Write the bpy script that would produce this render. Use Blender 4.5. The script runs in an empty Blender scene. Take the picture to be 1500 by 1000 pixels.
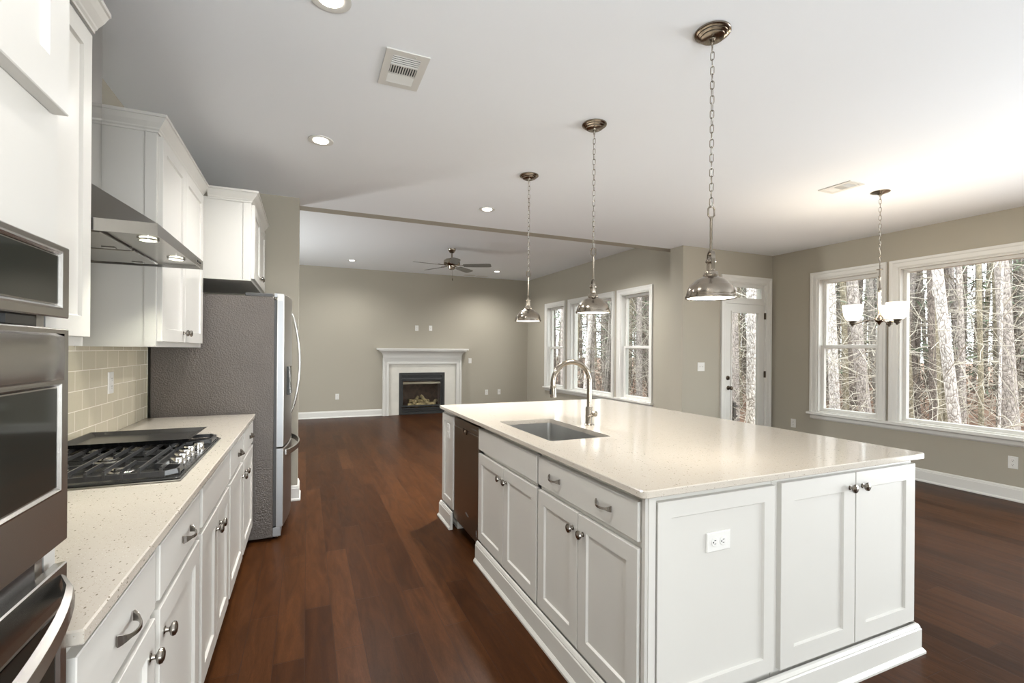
import bpy, bmesh, math, random
from mathutils import Vector, Matrix
C = bpy.context.scene.collection
SC = bpy.context.scene
PI = math.pi
random.seed(7)

# ------------------------------------------------------------------ camera
TH, ROLL, F_PX = 0.4073, 0.0074, 696.24
cam_d = bpy.data.cameras.new('camera'); cam = bpy.data.objects.new('camera', cam_d); C.objects.link(cam)
cam_d.sensor_fit = 'HORIZONTAL'; cam_d.sensor_width = 36.0; cam_d.lens = 36.0 * F_PX / 1500.0
cam_d.shift_x = 0.0; cam_d.shift_y = 12.99 / 1500.0
cam_d.clip_start = 0.02; cam_d.clip_end = 300
fw = Vector((math.sin(TH), math.cos(TH), 0)); rt = Vector((math.cos(TH), -math.sin(TH), 0)); dn = Vector((0, 0, -1))
cx = rt * math.cos(ROLL) - dn * math.sin(ROLL); cdn = rt * math.sin(ROLL) + dn * math.cos(ROLL)
M3 = Matrix((cx, -cdn, -fw)).transposed()
cam.matrix_world = Matrix.Translation((0, 0, 1.3719)) @ M3.to_4x4()
SC.camera = cam

# ------------------------------------------------------------------ world (white overcast sky)
w = bpy.data.worlds.new('world'); SC.world = w; w.use_nodes = True
wn = w.node_tree; wn.nodes.clear()
wo = wn.nodes.new('ShaderNodeOutputWorld'); wb = wn.nodes.new('ShaderNodeBackground')
wtc = wn.nodes.new('ShaderNodeTexCoord'); wns = wn.nodes.new('ShaderNodeTexNoise'); wr = wn.nodes.new('ShaderNodeValToRGB')
wns.inputs['Scale'].default_value = 2.2; wns.inputs['Detail'].default_value = 4
wr.color_ramp.elements[0].position = .3; wr.color_ramp.elements[0].color = (.80, .87, .95, 1)
wr.color_ramp.elements[1].position = .6; wr.color_ramp.elements[1].color = (1, 1, 1, 1)
wn.links.new(wtc.outputs['Generated'], wns.inputs['Vector']); wn.links.new(wns.outputs['Fac'], wr.inputs['Fac'])
wn.links.new(wr.outputs['Color'], wb.inputs['Color']); wb.inputs['Strength'].default_value = 4.2
wn.links.new(wb.outputs['Background'], wo.inputs['Surface'])

# ------------------------------------------------------------------ lights and exposure
def light(name, kind, loc, power, color=(1, 1, 1), **k):
    d = bpy.data.lights.new(name, kind); o = bpy.data.objects.new(name, d); C.objects.link(o)
    o.location = loc; d.energy = power; d.color = color
    for a, b in k.items():
        if a == 'rot': o.rotation_euler = b
        else: setattr(d, a, b)
    return o
# added fill light behind the camera, standing in for daylight; rear wall is solid
light('rear_fill', 'AREA', (.4, -2.8, 1.05), 90, (.90, .96, 1.0), shape='RECTANGLE', size=1.3, size_y=1.5, rot=(math.radians(92), 0, 0))
# unseen area light added at the right wall to brighten the left cabinet fronts
light('right_fill', 'AREA', (5.95, -.6, 1.1), 178, (.92, .97, 1.0), shape='RECTANGLE', size=1.7, size_y=2.4, rot=(0, math.radians(90), 0))
# fill added out of view on the left to lift the family room
light('family_fill', 'AREA', (-2.45, 7.80, 1.5), 90, (.95, .98, .97), shape='RECTANGLE', size=2.0, size_y=.5, rot=(0, math.radians(-92), math.radians(-14)))
# the photographer's flash, just above the lens
light('camera_flash', 'POINT', (-.05, -.05, 1.70), 22, (1, .985, .96), shadow_soft_size=.05)
SC.view_settings.view_transform = 'Standard'; SC.view_settings.look = 'None'
SC.view_settings.exposure = 0.6; SC.view_settings.gamma = 1.0; SC.view_settings.use_curve_mapping = False
SC.cycles.max_bounces = 8; SC.cycles.diffuse_bounces = 5; SC.cycles.glossy_bounces = 4
SC.cycles.transparent_max_bounces = 12; SC.cycles.sample_clamp_indirect = 6.0
SC.cycles.caustics_reflective = False; SC.cycles.caustics_refractive = False

# ------------------------------------------------------------------ materials
def nodes(m): return m.node_tree.nodes, m.node_tree.links
def mat(name, col, rough=.5, metal=0.0, spec=.5, bump=None, vary=None, coat=0, aniso=0, emit=None, estr=0):
    m = bpy.data.materials.new(name); m.use_nodes = True
    n, l = nodes(m); b = n['Principled BSDF']
    b.inputs['Base Color'].default_value = (*col, 1); b.inputs['Roughness'].default_value = rough
    b.inputs['Metallic'].default_value = metal; b.inputs['Specular IOR Level'].default_value = spec
    b.inputs['Coat Weight'].default_value = coat; b.inputs['Anisotropic'].default_value = aniso
    if emit: b.inputs['Emission Color'].default_value = (*emit, 1); b.inputs['Emission Strength'].default_value = estr
    tc = n.new('ShaderNodeTexCoord')
    if vary:  # (scale, amount)
        t = n.new('ShaderNodeTexNoise'); t.inputs['Scale'].default_value = vary[0]; t.inputs['Detail'].default_value = 4
        r = n.new('ShaderNodeValToRGB'); a = vary[1]
        r.color_ramp.elements[0].position = .3; r.color_ramp.elements[1].position = .7
        r.color_ramp.elements[0].color = (*[c * (1 - a) for c in col], 1); r.color_ramp.elements[1].color = (*[min(1, c * (1 + a)) for c in col], 1)
        l.new(tc.outputs['Object'], t.inputs['Vector']); l.new(t.outputs['Fac'], r.inputs['Fac']); l.new(r.outputs['Color'], b.inputs['Base Color'])
    if bump:  # (scale xyz, strength, distance)
        mp = n.new('ShaderNodeMapping'); mp.inputs['Scale'].default_value = bump[0]
        t = n.new('ShaderNodeTexNoise'); t.inputs['Scale'].default_value = 1; t.inputs['Detail'].default_value = 3
        bp = n.new('ShaderNodeBump'); bp.inputs['Strength'].default_value = bump[1]; bp.inputs['Distance'].default_value = bump[2]
        l.new(tc.outputs['Object'], mp.inputs['Vector']); l.new(mp.outputs['Vector'], t.inputs['Vector'])
        l.new(t.outputs['Fac'], bp.inputs['Height']); l.new(bp.outputs['Normal'], b.inputs['Normal'])
    return m

WALL = mat('tan_wall_paint', (.355, .327, .268), .75, vary=(.8, .02), bump=((160, 160, 160), .15, .001))
CEIL = mat('ceiling_paint', (.80, .82, .845), .9, vary=(.6, .01), bump=((90, 90, 90), .15, .001))
TRIM = mat('white_trim_paint', (.64, .63, .595), .35, vary=(2, .01))
CAB = mat('white_cabinet_paint', (.555, .54, .505), .28, vary=(1.5, .012))
STEEL = mat('brushed_stainless', (.44, .425, .40), .33, 1, bump=((4, 4, 700), .12, .0006), vary=(3, .03), aniso=.4)
STEELH = mat('brushed_stainless_horizontal', (.46, .445, .42), .27, 1, bump=((700, 4, 4), .1, .0005), vary=(3, .03))
POLISH = mat('polished_stainless', (.60, .585, .56), .10, 1, vary=(3, .03))
DARKSTEEL = mat('dark_stainless', (.26, .215, .165), .30, 1, bump=((4, 300, 4), .1, .0005), vary=(3, .03))
NICKEL = mat('brushed_nickel', (.31, .27, .222), .19, 1, vary=(30, .04))
PEWTER = mat('pewter_hardware', (.30, .275, .245), .22, 1, vary=(40, .05))
CHROME = mat('chrome_knob', (.8, .79, .77), .08, 1, vary=(20, .02))
BLACKG = mat('black_glass', (.012, .014, .012), .06, 0, .6, vary=(3, .05))
BLACK = mat('black_enamel', (.018, .018, .018), .22, vary=(20, .1))
IRON = mat('cast_iron', (.032, .032, .033), .30, 0, .5, vary=(60, .2), bump=((400, 400, 400), .2, .0006))
RUBBER = mat('black_rubber', (.02, .02, .02), .6, vary=(20, .1))
PLATE = mat('white_plastic_plate', (.66, .65, .62), .3, vary=(10, .01))
SLOT = mat('dark_slot', (.03, .03, .03), .6, vary=(10, .1))
FRIDGE = mat('fridge_side_textured_grey', (.105, .090, .079), .28, .25, .5, bump=((110, 110, 110), .8, .005), vary=(6, .05))
GASKET = mat('dark_gasket', (.05, .05, .05), .5, vary=(10, .1))
SILVER = mat('silver_door_edge', (.34, .35, .36), .40, .6, vary=(10, .02))
SINKM = mat('sink_steel', (.52, .52, .51), .32, 1, bump=((5, 300, 5), .1, .0005), vary=(6, .08))
STONE = mat('fireplace_stone', (.60, .58, .52), .3, vary=(5, .05))
FIREB = mat('firebox_black', (.012, .013, .012), .45, vary=(10, .2))
LOG = mat('ceramic_log', (.30, .22, .11), .8, vary=(18, .6), bump=((30, 30, 30), .5, .01))
BRICKD = mat('firebox_liner', (.10, .062, .045), .8, vary=(12, .3))
GASGL = mat('smoked_glass', (.05, .045, .04), .08, 0, .5, vary=(3, .05))
SHADE_IN = mat('lamp_glow', (1, .97, .9), .5, emit=(1, .93, .82), estr=7, vary=(5, .01))
CANL = mat('downlight_glow', (1, .96, .9), .5, emit=(1, .95, .87), estr=5, vary=(5, .01))
OPAL = mat('opal_glass_shade', (.95, .92, .85), .3, emit=(1, .94, .82), estr=1.0, vary=(5, .01))
HOODL = mat('hood_lamp_glow', (1, 1, .9), .5, emit=(1, 1, .82), estr=5, vary=(5, .01))
DUCT = mat('duct_shade_dark', (.03, .035, .035), .7, vary=(10, .1))
FANB = mat('fan_blade_grey', (.15, .15, .14), .4, vary=(20, .1))
BRONZE = mat('dark_bronze', (.10, .08, .06), .35, .9, vary=(20, .1))
DECK = mat('weathered_deck_wood', (.50, .42, .30), .7, vary=(9, .15), bump=((4, 60, 4), .2, .003))
RAIL = mat('dark_rail', (.04, .035, .03), .6, vary=(9, .15))
SIDING = mat('exterior_siding', (.5, .48, .42), .7, vary=(3, .05))

def quartz():
    m = bpy.data.materials.new('cream_speckled_quartz'); m.use_nodes = True
    n, l = nodes(m); b = n['Principled BSDF']; b.inputs['Roughness'].default_value = .10; b.inputs['Specular IOR Level'].default_value = .55
    tc = n.new('ShaderNodeTexCoord')
    def specks(scale, th, col, prev, stretch=(1, 1, 1)):
        mp = n.new('ShaderNodeMapping'); mp.inputs['Scale'].default_value = stretch
        v = n.new('ShaderNodeTexVoronoi'); v.inputs['Scale'].default_value = scale; v.inputs['Randomness'].default_value = 1
        l.new(tc.outputs['Object'], mp.inputs['Vector']); l.new(mp.outputs['Vector'], v.inputs['Vector'])
        r = n.new('ShaderNodeValToRGB'); r.color_ramp.elements[0].position = th; r.color_ramp.elements[1].position = th + .04
        r.color_ramp.elements[0].color = (1, 1, 1, 1); r.color_ramp.elements[1].color = (0, 0, 0, 1)
        l.new(v.outputs['Distance'], r.inputs['Fac'])
        sp = n.new('ShaderNodeSeparateColor'); l.new(v.outputs['Color'], sp.inputs['Color'])
        gt = n.new('ShaderNodeMath'); gt.operation = 'GREATER_THAN'; gt.inputs[1].default_value = .72; l.new(sp.outputs[0], gt.inputs[0])
        mu = n.new('ShaderNodeMath'); mu.operation = 'MULTIPLY'; l.new(r.outputs['Color'], mu.inputs[0]); l.new(gt.outputs[0], mu.inputs[1])
        mx = n.new('ShaderNodeMix'); mx.data_type = 'RGBA'; l.new(mu.outputs[0], mx.inputs[0])
        if isinstance(prev, tuple): mx.inputs[6].default_value = (*prev, 1)
        else: l.new(prev, mx.inputs[6])
        mx.inputs[7].default_value = (*col, 1)
        return mx.outputs[2]
    c = specks(240, .26, (.36, .32, .26), (.495, .452, .392))
    c = specks(115, .19, (.20, .17, .13), c, (1, .55, 1))
    c = specks(190, .13, (.70, .68, .63), c)
    l.new(c, b.inputs['Base Color'])
    return m
QUARTZ = quartz()

def floor_mat():
    m = bpy.data.materials.new('brown_hardwood_planks'); m.use_nodes = True
    n, l = nodes(m); b = n['Principled BSDF']; b.inputs['Specular IOR Level'].default_value = .05
    tc = n.new('ShaderNodeTexCoord'); mp = n.new('ShaderNodeMapping'); mp.inputs['Rotation'].default_value = (0, 0, PI / 2)
    l.new(tc.outputs['Object'], mp.inputs['Vector'])
    br = n.new('ShaderNodeTexBrick'); br.offset = .37; br.offset_frequency = 2
    br.inputs['Scale'].default_value = 1; br.inputs['Brick Width'].default_value = 1.15; br.inputs['Row Height'].default_value = .127
    br.inputs['Mortar Size'].default_value = .0016; br.inputs['Mortar Smooth'].default_value = .3
    br.inputs['Color1'].default_value = (0, 0, 0, 1); br.inputs['Color2'].default_value = (1, 1, 1, 1); br.inputs['Mortar'].default_value = (.3, .3, .3, 1)
    l.new(mp.outputs['Vector'], br.inputs['Vector'])
    r = n.new('ShaderNodeValToRGB'); e = r.color_ramp.elements
    e[0].position = 0; e[0].color = (0.0297, 0.0100, 0.0030, 1); e[1].position = 1; e[1].color = (0.0520, 0.0191, 0.0063, 1)
    x = r.color_ramp.elements.new(.5); x.color = (0.0396, 0.0139, 0.0043, 1)
    l.new(br.outputs['Color'], r.inputs['Fac'])
    # grain, distorted along the plank
    m2 = n.new('ShaderNodeMapping'); m2.inputs['Scale'].default_value = (9, 1.3, 1); l.new(tc.outputs['Object'], m2.inputs['Vector'])
    ns = n.new('ShaderNodeTexNoise'); ns.inputs['Scale'].default_value = 1.7; ns.inputs['Detail'].default_value = 6; ns.inputs['Distortion'].default_value = 1.6
    l.new(m2.outputs['Vector'], ns.inputs['Vector'])
    m3 = n.new('ShaderNodeMapping'); m3.inputs['Scale'].default_value = (16, 2.5, 1); l.new(tc.outputs['Object'], m3.inputs['Vector'])
    wv = n.new('ShaderNodeTexNoise'); wv.inputs['Scale'].default_value = 6; wv.inputs['Detail'].default_value = 4; wv.inputs['Distortion'].default_value = 3
    l.new(m3.outputs['Vector'], wv.inputs['Vector'])
    g = n.new('ShaderNodeMapRange'); g.inputs[1].default_value = .3; g.inputs[2].default_value = .7; g.inputs[3].default_value = .72; g.inputs[4].default_value = 1.3
    l.new(ns.outputs['Fac'], g.inputs[0])
    g2 = n.new('ShaderNodeMapRange'); g2.inputs[1].default_value = .35; g2.inputs[2].default_value = .65; g2.inputs[3].default_value = .88; g2.inputs[4].default_value = 1.12
    l.new(wv.outputs['Fac'], g2.inputs[0])
    mm = n.new('ShaderNodeMath'); mm.operation = 'MULTIPLY'; l.new(g.outputs[0], mm.inputs[0]); l.new(g2.outputs[0], mm.inputs[1])
    vm = n.new('ShaderNodeVectorMath'); vm.operation = 'SCALE'; l.new(r.outputs['Color'], vm.inputs[0]); l.new(mm.outputs[0], vm.inputs['Scale'])
    mx = n.new('ShaderNodeMix'); mx.data_type = 'RGBA'; l.new(br.outputs['Fac'], mx.inputs[0]); l.new(vm.outputs[0], mx.inputs[6]); mx.inputs[7].default_value = (.03, .014, .008, 1)
    l.new(mx.outputs[2], b.inputs['Base Color'])
    rr = n.new('ShaderNodeMapRange'); rr.inputs[3].default_value = .26; rr.inputs[4].default_value = .42; l.new(wv.outputs['Fac'], rr.inputs[0]); l.new(rr.outputs[0], b.inputs['Roughness'])
    ad = n.new('ShaderNodeMath'); ad.operation = 'MULTIPLY_ADD'; l.new(br.outputs['Fac'], ad.inputs[0]); ad.inputs[1].default_value = -1.2; l.new(ns.outputs['Fac'], ad.inputs[2])
    bp = n.new('ShaderNodeBump'); bp.inputs['Strength'].default_value = .22; bp.inputs['Distance'].default_value = .003
    l.new(ad.outputs[0], bp.inputs['Height']); l.new(bp.outputs['Normal'], b.inputs['Normal'])
    return m
FLOOR = floor_mat()

def tile_mat():
    m = bpy.data.materials.new('cream_subway_tile'); m.use_nodes = True
    n, l = nodes(m); b = n['Principled BSDF']; b.inputs['Specular IOR Level'].default_value = .5
    tc = n.new('ShaderNodeTexCoord'); sp = n.new('ShaderNodeSeparateXYZ'); cb = n.new('ShaderNodeCombineXYZ')
    l.new(tc.outputs['Object'], sp.inputs[0]); l.new(sp.outputs['Y'], cb.inputs['X'])
    ofs = n.new('ShaderNodeMath'); ofs.operation = 'ADD'; ofs.inputs[1].default_value = .01; l.new(sp.outputs['Z'], ofs.inputs[0]); l.new(ofs.outputs[0], cb.inputs['Y'])
    br = n.new('ShaderNodeTexBrick'); br.offset = .5
    br.inputs['Scale'].default_value = 1; br.inputs['Brick Width'].default_value = .152; br.inputs['Row Height'].default_value = .091
    br.inputs['Mortar Size'].default_value = .0022; br.inputs['Mortar Smooth'].default_value = .2
    br.inputs['Color1'].default_value = (.50, .455, .345, 1); br.inputs['Color2'].default_value = (.57, .515, .395, 1); br.inputs['Mortar'].default_value = (.70, .66, .58, 1)
    l.new(cb.outputs[0], br.inputs['Vector']); l.new(br.outputs['Color'], b.inputs['Base Color'])
    mr = n.new('ShaderNodeMapRange'); mr.inputs[3].default_value = .09; mr.inputs[4].default_value = .7; l.new(br.outputs['Fac'], mr.inputs[0]); l.new(mr.outputs[0], b.inputs['Roughness'])
    ns = n.new('ShaderNodeTexNoise'); ns.inputs['Scale'].default_value = 25; l.new(tc.outputs['Object'], ns.inputs['Vector'])
    ad = n.new('ShaderNodeMath'); ad.operation = 'MULTIPLY_ADD'; l.new(br.outputs['Fac'], ad.inputs[0]); ad.inputs[1].default_value = -1; l.new(ns.outputs['Fac'], ad.inputs[2])
    bp = n.new('ShaderNodeBump'); bp.inputs['Strength'].default_value = .35; bp.inputs['Distance'].default_value = .002
    l.new(ad.outputs[0], bp.inputs['Height']); l.new(bp.outputs['Normal'], b.inputs['Normal'])
    return m
TILE = tile_mat()

def glass_mat():
    m = bpy.data.materials.new('window_glass'); m.use_nodes = True
    n, l = nodes(m); n.clear()
    o = n.new('ShaderNodeOutputMaterial'); t = n.new('ShaderNodeBsdfTransparent'); g = n.new('ShaderNodeBsdfGlossy'); f = n.new('ShaderNodeLayerWeight'); f.inputs['Blend'].default_value = .5; pw = n.new('ShaderNodeMath'); pw.operation = 'POWER'; pw.inputs[1].default_value = 4.0; ml = n.new('ShaderNodeMath'); ml.operation = 'MULTIPLY_ADD'; ml.inputs[1].default_value = .6; ml.inputs[2].default_value = .03; x = n.new('ShaderNodeMixShader')
    t.inputs['Color'].default_value = (.95, .97, .96, 1); g.inputs['Roughness'].default_value = .02
    ns = n.new('ShaderNodeTexNoise'); ns.inputs['Scale'].default_value = 1.0; bp = n.new('ShaderNodeBump'); bp.inputs['Strength'].default_value = .03
    l.new(ns.outputs['Fac'], bp.inputs['Height']); l.new(bp.outputs['Normal'], g.inputs['Normal'])
    l.new(f.outputs['Facing'], pw.inputs[0]); l.new(pw.outputs[0], ml.inputs[0]); l.new(ml.outputs[0], x.inputs[0]); l.new(t.outputs[0], x.inputs[1]); l.new(g.outputs[0], x.inputs[2]); l.new(x.outputs[0], o.inputs[0])
    return m
GLASS = glass_mat()

def bark(name, c1, c2, sc=7):
    m = bpy.data.materials.new(name); m.use_nodes = True
    n, l = nodes(m); b = n['Principled BSDF']; b.inputs['Roughness'].default_value = .9
    tc = n.new('ShaderNodeTexCoord'); mp = n.new('ShaderNodeMapping'); mp.inputs['Scale'].default_value = (1.6, 1.6, .55); l.new(tc.outputs['Object'], mp.inputs['Vector'])
    nz = n.new('ShaderNodeTexNoise'); nz.inputs['Scale'].default_value = 5; l.new(tc.outputs['Object'], nz.inputs['Vector'])
    ad = n.new('ShaderNodeVectorMath'); ad.operation = 'MULTIPLY_ADD'; l.new(nz.outputs['Color'], ad.inputs[0]); ad.inputs[1].default_value = (.22, .22, .22); l.new(mp.outputs['Vector'], ad.inputs[2])
    v = n.new('ShaderNodeTexVoronoi'); v.feature = 'DISTANCE_TO_EDGE'; v.inputs['Scale'].default_value = sc; l.new(ad.outputs[0], v.inputs['Vector'])
    r = n.new('ShaderNodeValToRGB'); r.color_ramp.elements[0].position = .015; r.color_ramp.elements[0].color = (*c2, 1); r.color_ramp.elements[1].position = .11; r.color_ramp.elements[1].color = (*c1, 1)
    l.new(v.outputs['Distance'], r.inputs['Fac'])
    n2 = n.new('ShaderNodeTexNoise'); n2.inputs['Scale'].default_value = 14; n2.inputs['Detail'].default_value = 6; l.new(tc.outputs['Object'], n2.inputs['Vector'])
    mr = n.new('ShaderNodeMapRange'); mr.inputs[1].default_value = .3; mr.inputs[2].default_value = .7; mr.inputs[3].default_value = .6; mr.inputs[4].default_value = 1.25; l.new(n2.outputs['Fac'], mr.inputs[0])
    sc_ = n.new('ShaderNodeVectorMath'); sc_.operation = 'SCALE'; l.new(r.outputs['Color'], sc_.inputs[0]); l.new(mr.outputs[0], sc_.inputs['Scale'])
    l.new(sc_.outputs[0], b.inputs['Base Color'])
    bp = n.new('ShaderNodeBump'); bp.inputs['Strength'].default_value = .8; bp.inputs['Distance'].default_value = .03
    l.new(v.outputs['Distance'], bp.inputs['Height']); l.new(bp.outputs['Normal'], b.inputs['Normal'])
    return m
BARK_W = bark('pale_pine_bark', (0.609, 0.573, 0.551), (0.246, 0.210, 0.181), 15)
BARK_G = bark('grey_pine_bark', (0.368, 0.328, 0.304), (0.152, 0.128, 0.112), 14)
BARK_B = bark('brown_pine_bark', (0.189, 0.155, 0.135), (0.074, 0.061, 0.051), 15)
BARK_Y = bark('mossy_young_bark', (0.300, 0.262, 0.188), (0.150, 0.128, 0.090), 18)
BARK_D = bark('distant_bark', (0.204, 0.184, 0.162), (0.093, 0.082, 0.068), 10)
TWIG = mat('bare_twig_beige', (.42, .39, .33), .9, vary=(2, .35))
TWIGD = mat('bare_twig_brown', (.12, .095, .075), .9, vary=(2, .4))
NEEDLE = mat('pine_needle_green', (.12, .155, .10), .8, vary=(1.5, .45))
LITTER = mat('leaf_litter_ground', (.20, .115, .075), .95, vary=(6, .5), bump=((25, 25, 25), .8, .05))

# ------------------------------------------------------------------ mesh helpers
class Fr:
    """A working frame: u runs along U, v up, n along the outward normal N."""
    def __init__(s, O, U, N, V=(0, 0, 1)): s.O, s.U, s.N, s.V = Vector(O), Vector(U), Vector(N), Vector(V)
    def P(s, u, v, n): return s.O + s.U * u + s.V * v + s.N * n
W = Fr((0, 0, 0), (1, 0, 0), (0, 1, 0))      # u=x, v=z, n=y
def bm_(): return bmesh.new()
def hexa(bm, p):
    v = [bm.verts.new(q) for q in p]
    for f in ((0, 1, 2, 3), (4, 5, 6, 7), (0, 1, 5, 4), (1, 2, 6, 5), (2, 3, 7, 6), (3, 0, 4, 7)): bm.faces.new([v[i] for i in f])
def bx(bm, x0, x1, y0, y1, z0, z1):
    hexa(bm, [(x0, y0, z0), (x1, y0, z0), (x1, y1, z0), (x0, y1, z0), (x0, y0, z1), (x1, y0, z1), (x1, y1, z1), (x0, y1, z1)]); return bm
def fb(bm, F, u0, u1, v0, v1, n0, n1):
    hexa(bm, [F.P(u0, v0, n0), F.P(u1, v0, n0), F.P(u1, v0, n1), F.P(u0, v0, n1), F.P(u0, v1, n0), F.P(u1, v1, n0), F.P(u1, v1, n1), F.P(u0, v1, n1)]); return bm
def loops(bm, rings, close=True, cap0=True, cap1=True):
    vs = [[bm.verts.new(p) for p in r] for r in rings]; n = len(vs[0])
    for a, b in zip(vs, vs[1:]):
        for i in range(n if close else n - 1):
            j = (i + 1) % n; bm.faces.new((a[i], a[j], b[j], b[i]))
    if cap0: bm.faces.new(vs[0])
    if cap1: bm.faces.new(vs[-1][::-1])
    return bm
def tube(bm, pts, r, seg=8, closed=False, flat=None):
    pts = [Vector(p) for p in pts]; k = len(pts); rings = []; up = None
    for i, p in enumerate(pts):
        a = pts[(i - 1) % k] if (closed or i > 0) else p; b = pts[(i + 1) % k] if (closed or i < k - 1) else p
        t = (b - a).normalized()
        if up is None: up = t.cross(Vector((0, 0, 1))) if abs(t.z) < .95 else t.cross(Vector((1, 0, 0)))
        up = (up - t * up.dot(t)).normalized(); s = t.cross(up)
        rr = r[i] if isinstance(r, (list, tuple)) else r
        rings.append([p + up * (math.cos(2 * PI * j / seg) * rr) + s * (math.sin(2 * PI * j / seg) * rr * (flat or 1)) for j in range(seg)])
    if closed:
        vs = [[bm.verts.new(q) for q in R] for R in rings]
        for i in range(k):
            a, b = vs[i], vs[(i + 1) % k]
            for j in range(seg): bm.faces.new((a[j], a[(j + 1) % seg], b[(j + 1) % seg], b[j]))
    else: loops(bm, rings)
    return bm
def lathe(bm, prof, c, seg=32, F=None, a0=0):
    """profile (radius, height) about the axis F.V through c"""
    F = F or Fr((0, 0, 0), (1, 0, 0), (0, 1, 0)); c = Vector(c); rings = []
    for r, h in prof:
        rings.append([c + F.V * h + F.U * (math.cos(a0 + 2 * PI * j / seg) * max(r, 1e-5)) + F.N * (math.sin(a0 + 2 * PI * j / seg) * max(r, 1e-5)) for j in range(seg)])
    loops(bm, rings, cap0=True, cap1=True); return bm
def sweep(bm, path, prof, nrm, closed=False, side=1):
    """profile [(out, up)] swept along a planar path with mitred corners; up runs along nrm"""
    nrm = Vector(nrm); path = [Vector(p) for p in path]; k = len(path); rings = []
    for i in range(k):
        ds = []
        if closed or i > 0: ds.append((path[i] - path[(i - 1) % k]).normalized())
        if closed or i < k - 1: ds.append((path[(i + 1) % k] - path[i]).normalized())
        os_ = [d.cross(nrm) * side for d in ds]
        if len(os_) == 2:
            m = (os_[0] + os_[1]); o = m / max(.2, (m.dot(os_[0])))
        else: o = os_[0]
        rings.append([path[i] + o * a + nrm * b for a, b in prof])
    vs = [[bm.verts.new(q) for q in R] for R in rings]; n = len(prof)
    for i in range(k if closed else k - 1):
        a, b = vs[i], vs[(i + 1) % k]
        for j in range(n): bm.faces.new((a[j], a[(j + 1) % n], b[(j + 1) % n], b[j]))
    if not closed: bm.faces.new(vs[0]); bm.faces.new(vs[-1][::-1])
    return bm
def wall_bm(F, u0, u1, v0, v1, n0, n1, holes=()):
    """a slab with rectangular openings, as one clean shell: holes (ua,ub,va,vb)"""
    bm = bm_()
    us = sorted({u0, u1, *[h[0] for h in holes], *[h[1] for h in holes]}); vs = sorted({v0, v1, *[h[2] for h in holes], *[h[3] for h in holes]})
    def solid(i, j):
        if i < 0 or j < 0 or i >= len(us) - 1 or j >= len(vs) - 1: return False
        cu, cv = (us[i] + us[i + 1]) / 2, (vs[j] + vs[j + 1]) / 2
        return not any(h[0] < cu < h[1] and h[2] < cv < h[3] for h in holes)
    def q(*p): bm.faces.new([bm.verts.new(F.P(*x)) for x in p])
    for i in range(len(us) - 1):
        for j in range(len(vs) - 1):
            if not solid(i, j): continue
            a, b, c, d = us[i], us[i + 1], vs[j], vs[j + 1]
            for n in (n0, n1): q((a, c, n), (b, c, n), (b, d, n), (a, d, n))
            if not solid(i - 1, j): q((a, c, n0), (a, d, n0), (a, d, n1), (a, c, n1))
            if not solid(i + 1, j): q((b, c, n0), (b, d, n0), (b, d, n1), (b, c, n1))
            if not solid(i, j - 1): q((a, c, n0), (b, c, n0), (b, c, n1), (a, c, n1))
            if not solid(i, j + 1): q((a, d, n0), (b, d, n0), (b, d, n1), (a, d, n1))
    bmesh.ops.remove_doubles(bm, verts=bm.verts, dist=1e-5)
    return bm
ROOTLOC = {}
def obj(name, bm, m, parent=None, smooth=False, bevel=0, label=None, origin=None):
    bmesh.ops.recalc_face_normals(bm, faces=bm.faces)
    off = ROOTLOC.get(parent.name, Vector((0, 0, 0))) if parent else Vector(origin or (0, 0, 0))
    if off.length: bmesh.ops.translate(bm, vec=-off, verts=bm.verts)
    me = bpy.data.meshes.new(name); bm.to_mesh(me); bm.free()
    for k in (m if isinstance(m, (list, tuple)) else [m]): me.materials.append(k)
    if smooth:
        me.shade_smooth()
    o = bpy.data.objects.new(name, me); C.objects.link(o)
    if parent: o.parent = parent; ROOTLOC[o.name] = off
    elif origin: o.location = off
    if bevel:
        b = o.modifiers.new('bevel', 'BEVEL'); b.width = bevel; b.segments = 2; b.limit_method = 'ANGLE'; b.angle_limit = math.radians(40)
        b.harden_normals = False
    if smooth and not bevel:
        try:
            e = o.modifiers.new('edges', 'EDGE_SPLIT'); e.split_angle = math.radians(42)
        except Exception: pass
    if label: o['label'] = label
    return o
def thing(name, loc, label, cat, group=None, rz=0):
    o = bpy.data.objects.new(name, None); C.objects.link(o); o.location = loc; o.rotation_euler = (0, 0, rz); o.empty_display_size = .1
    ROOTLOC[o.name] = Vector(loc); o['label'] = label; o['category'] = cat
    if group: o['group'] = group
    return o
def tag(o, label, cat, group=None, kind=None):
    o['label'] = label; o['category'] = cat
    if group: o['group'] = group
    if kind: o['kind'] = kind
    return o
def struct(o, label=None, cat=None):
    o['kind'] = 'structure'
    if label: o['label'] = label
    if cat: o['category'] = cat
    return o
def copy_tree(o, parent=None):
    c = o.copy(); C.objects.link(c); c.parent = parent
    if o.name in ROOTLOC: ROOTLOC[c.name] = ROOTLOC[o.name]
    for ch in list(o.children): copy_tree(ch, c)
    return c
XV, YV, ZV = Vector((1, 0, 0)), Vector((0, 1, 0)), Vector((0, 0, 1))

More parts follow.
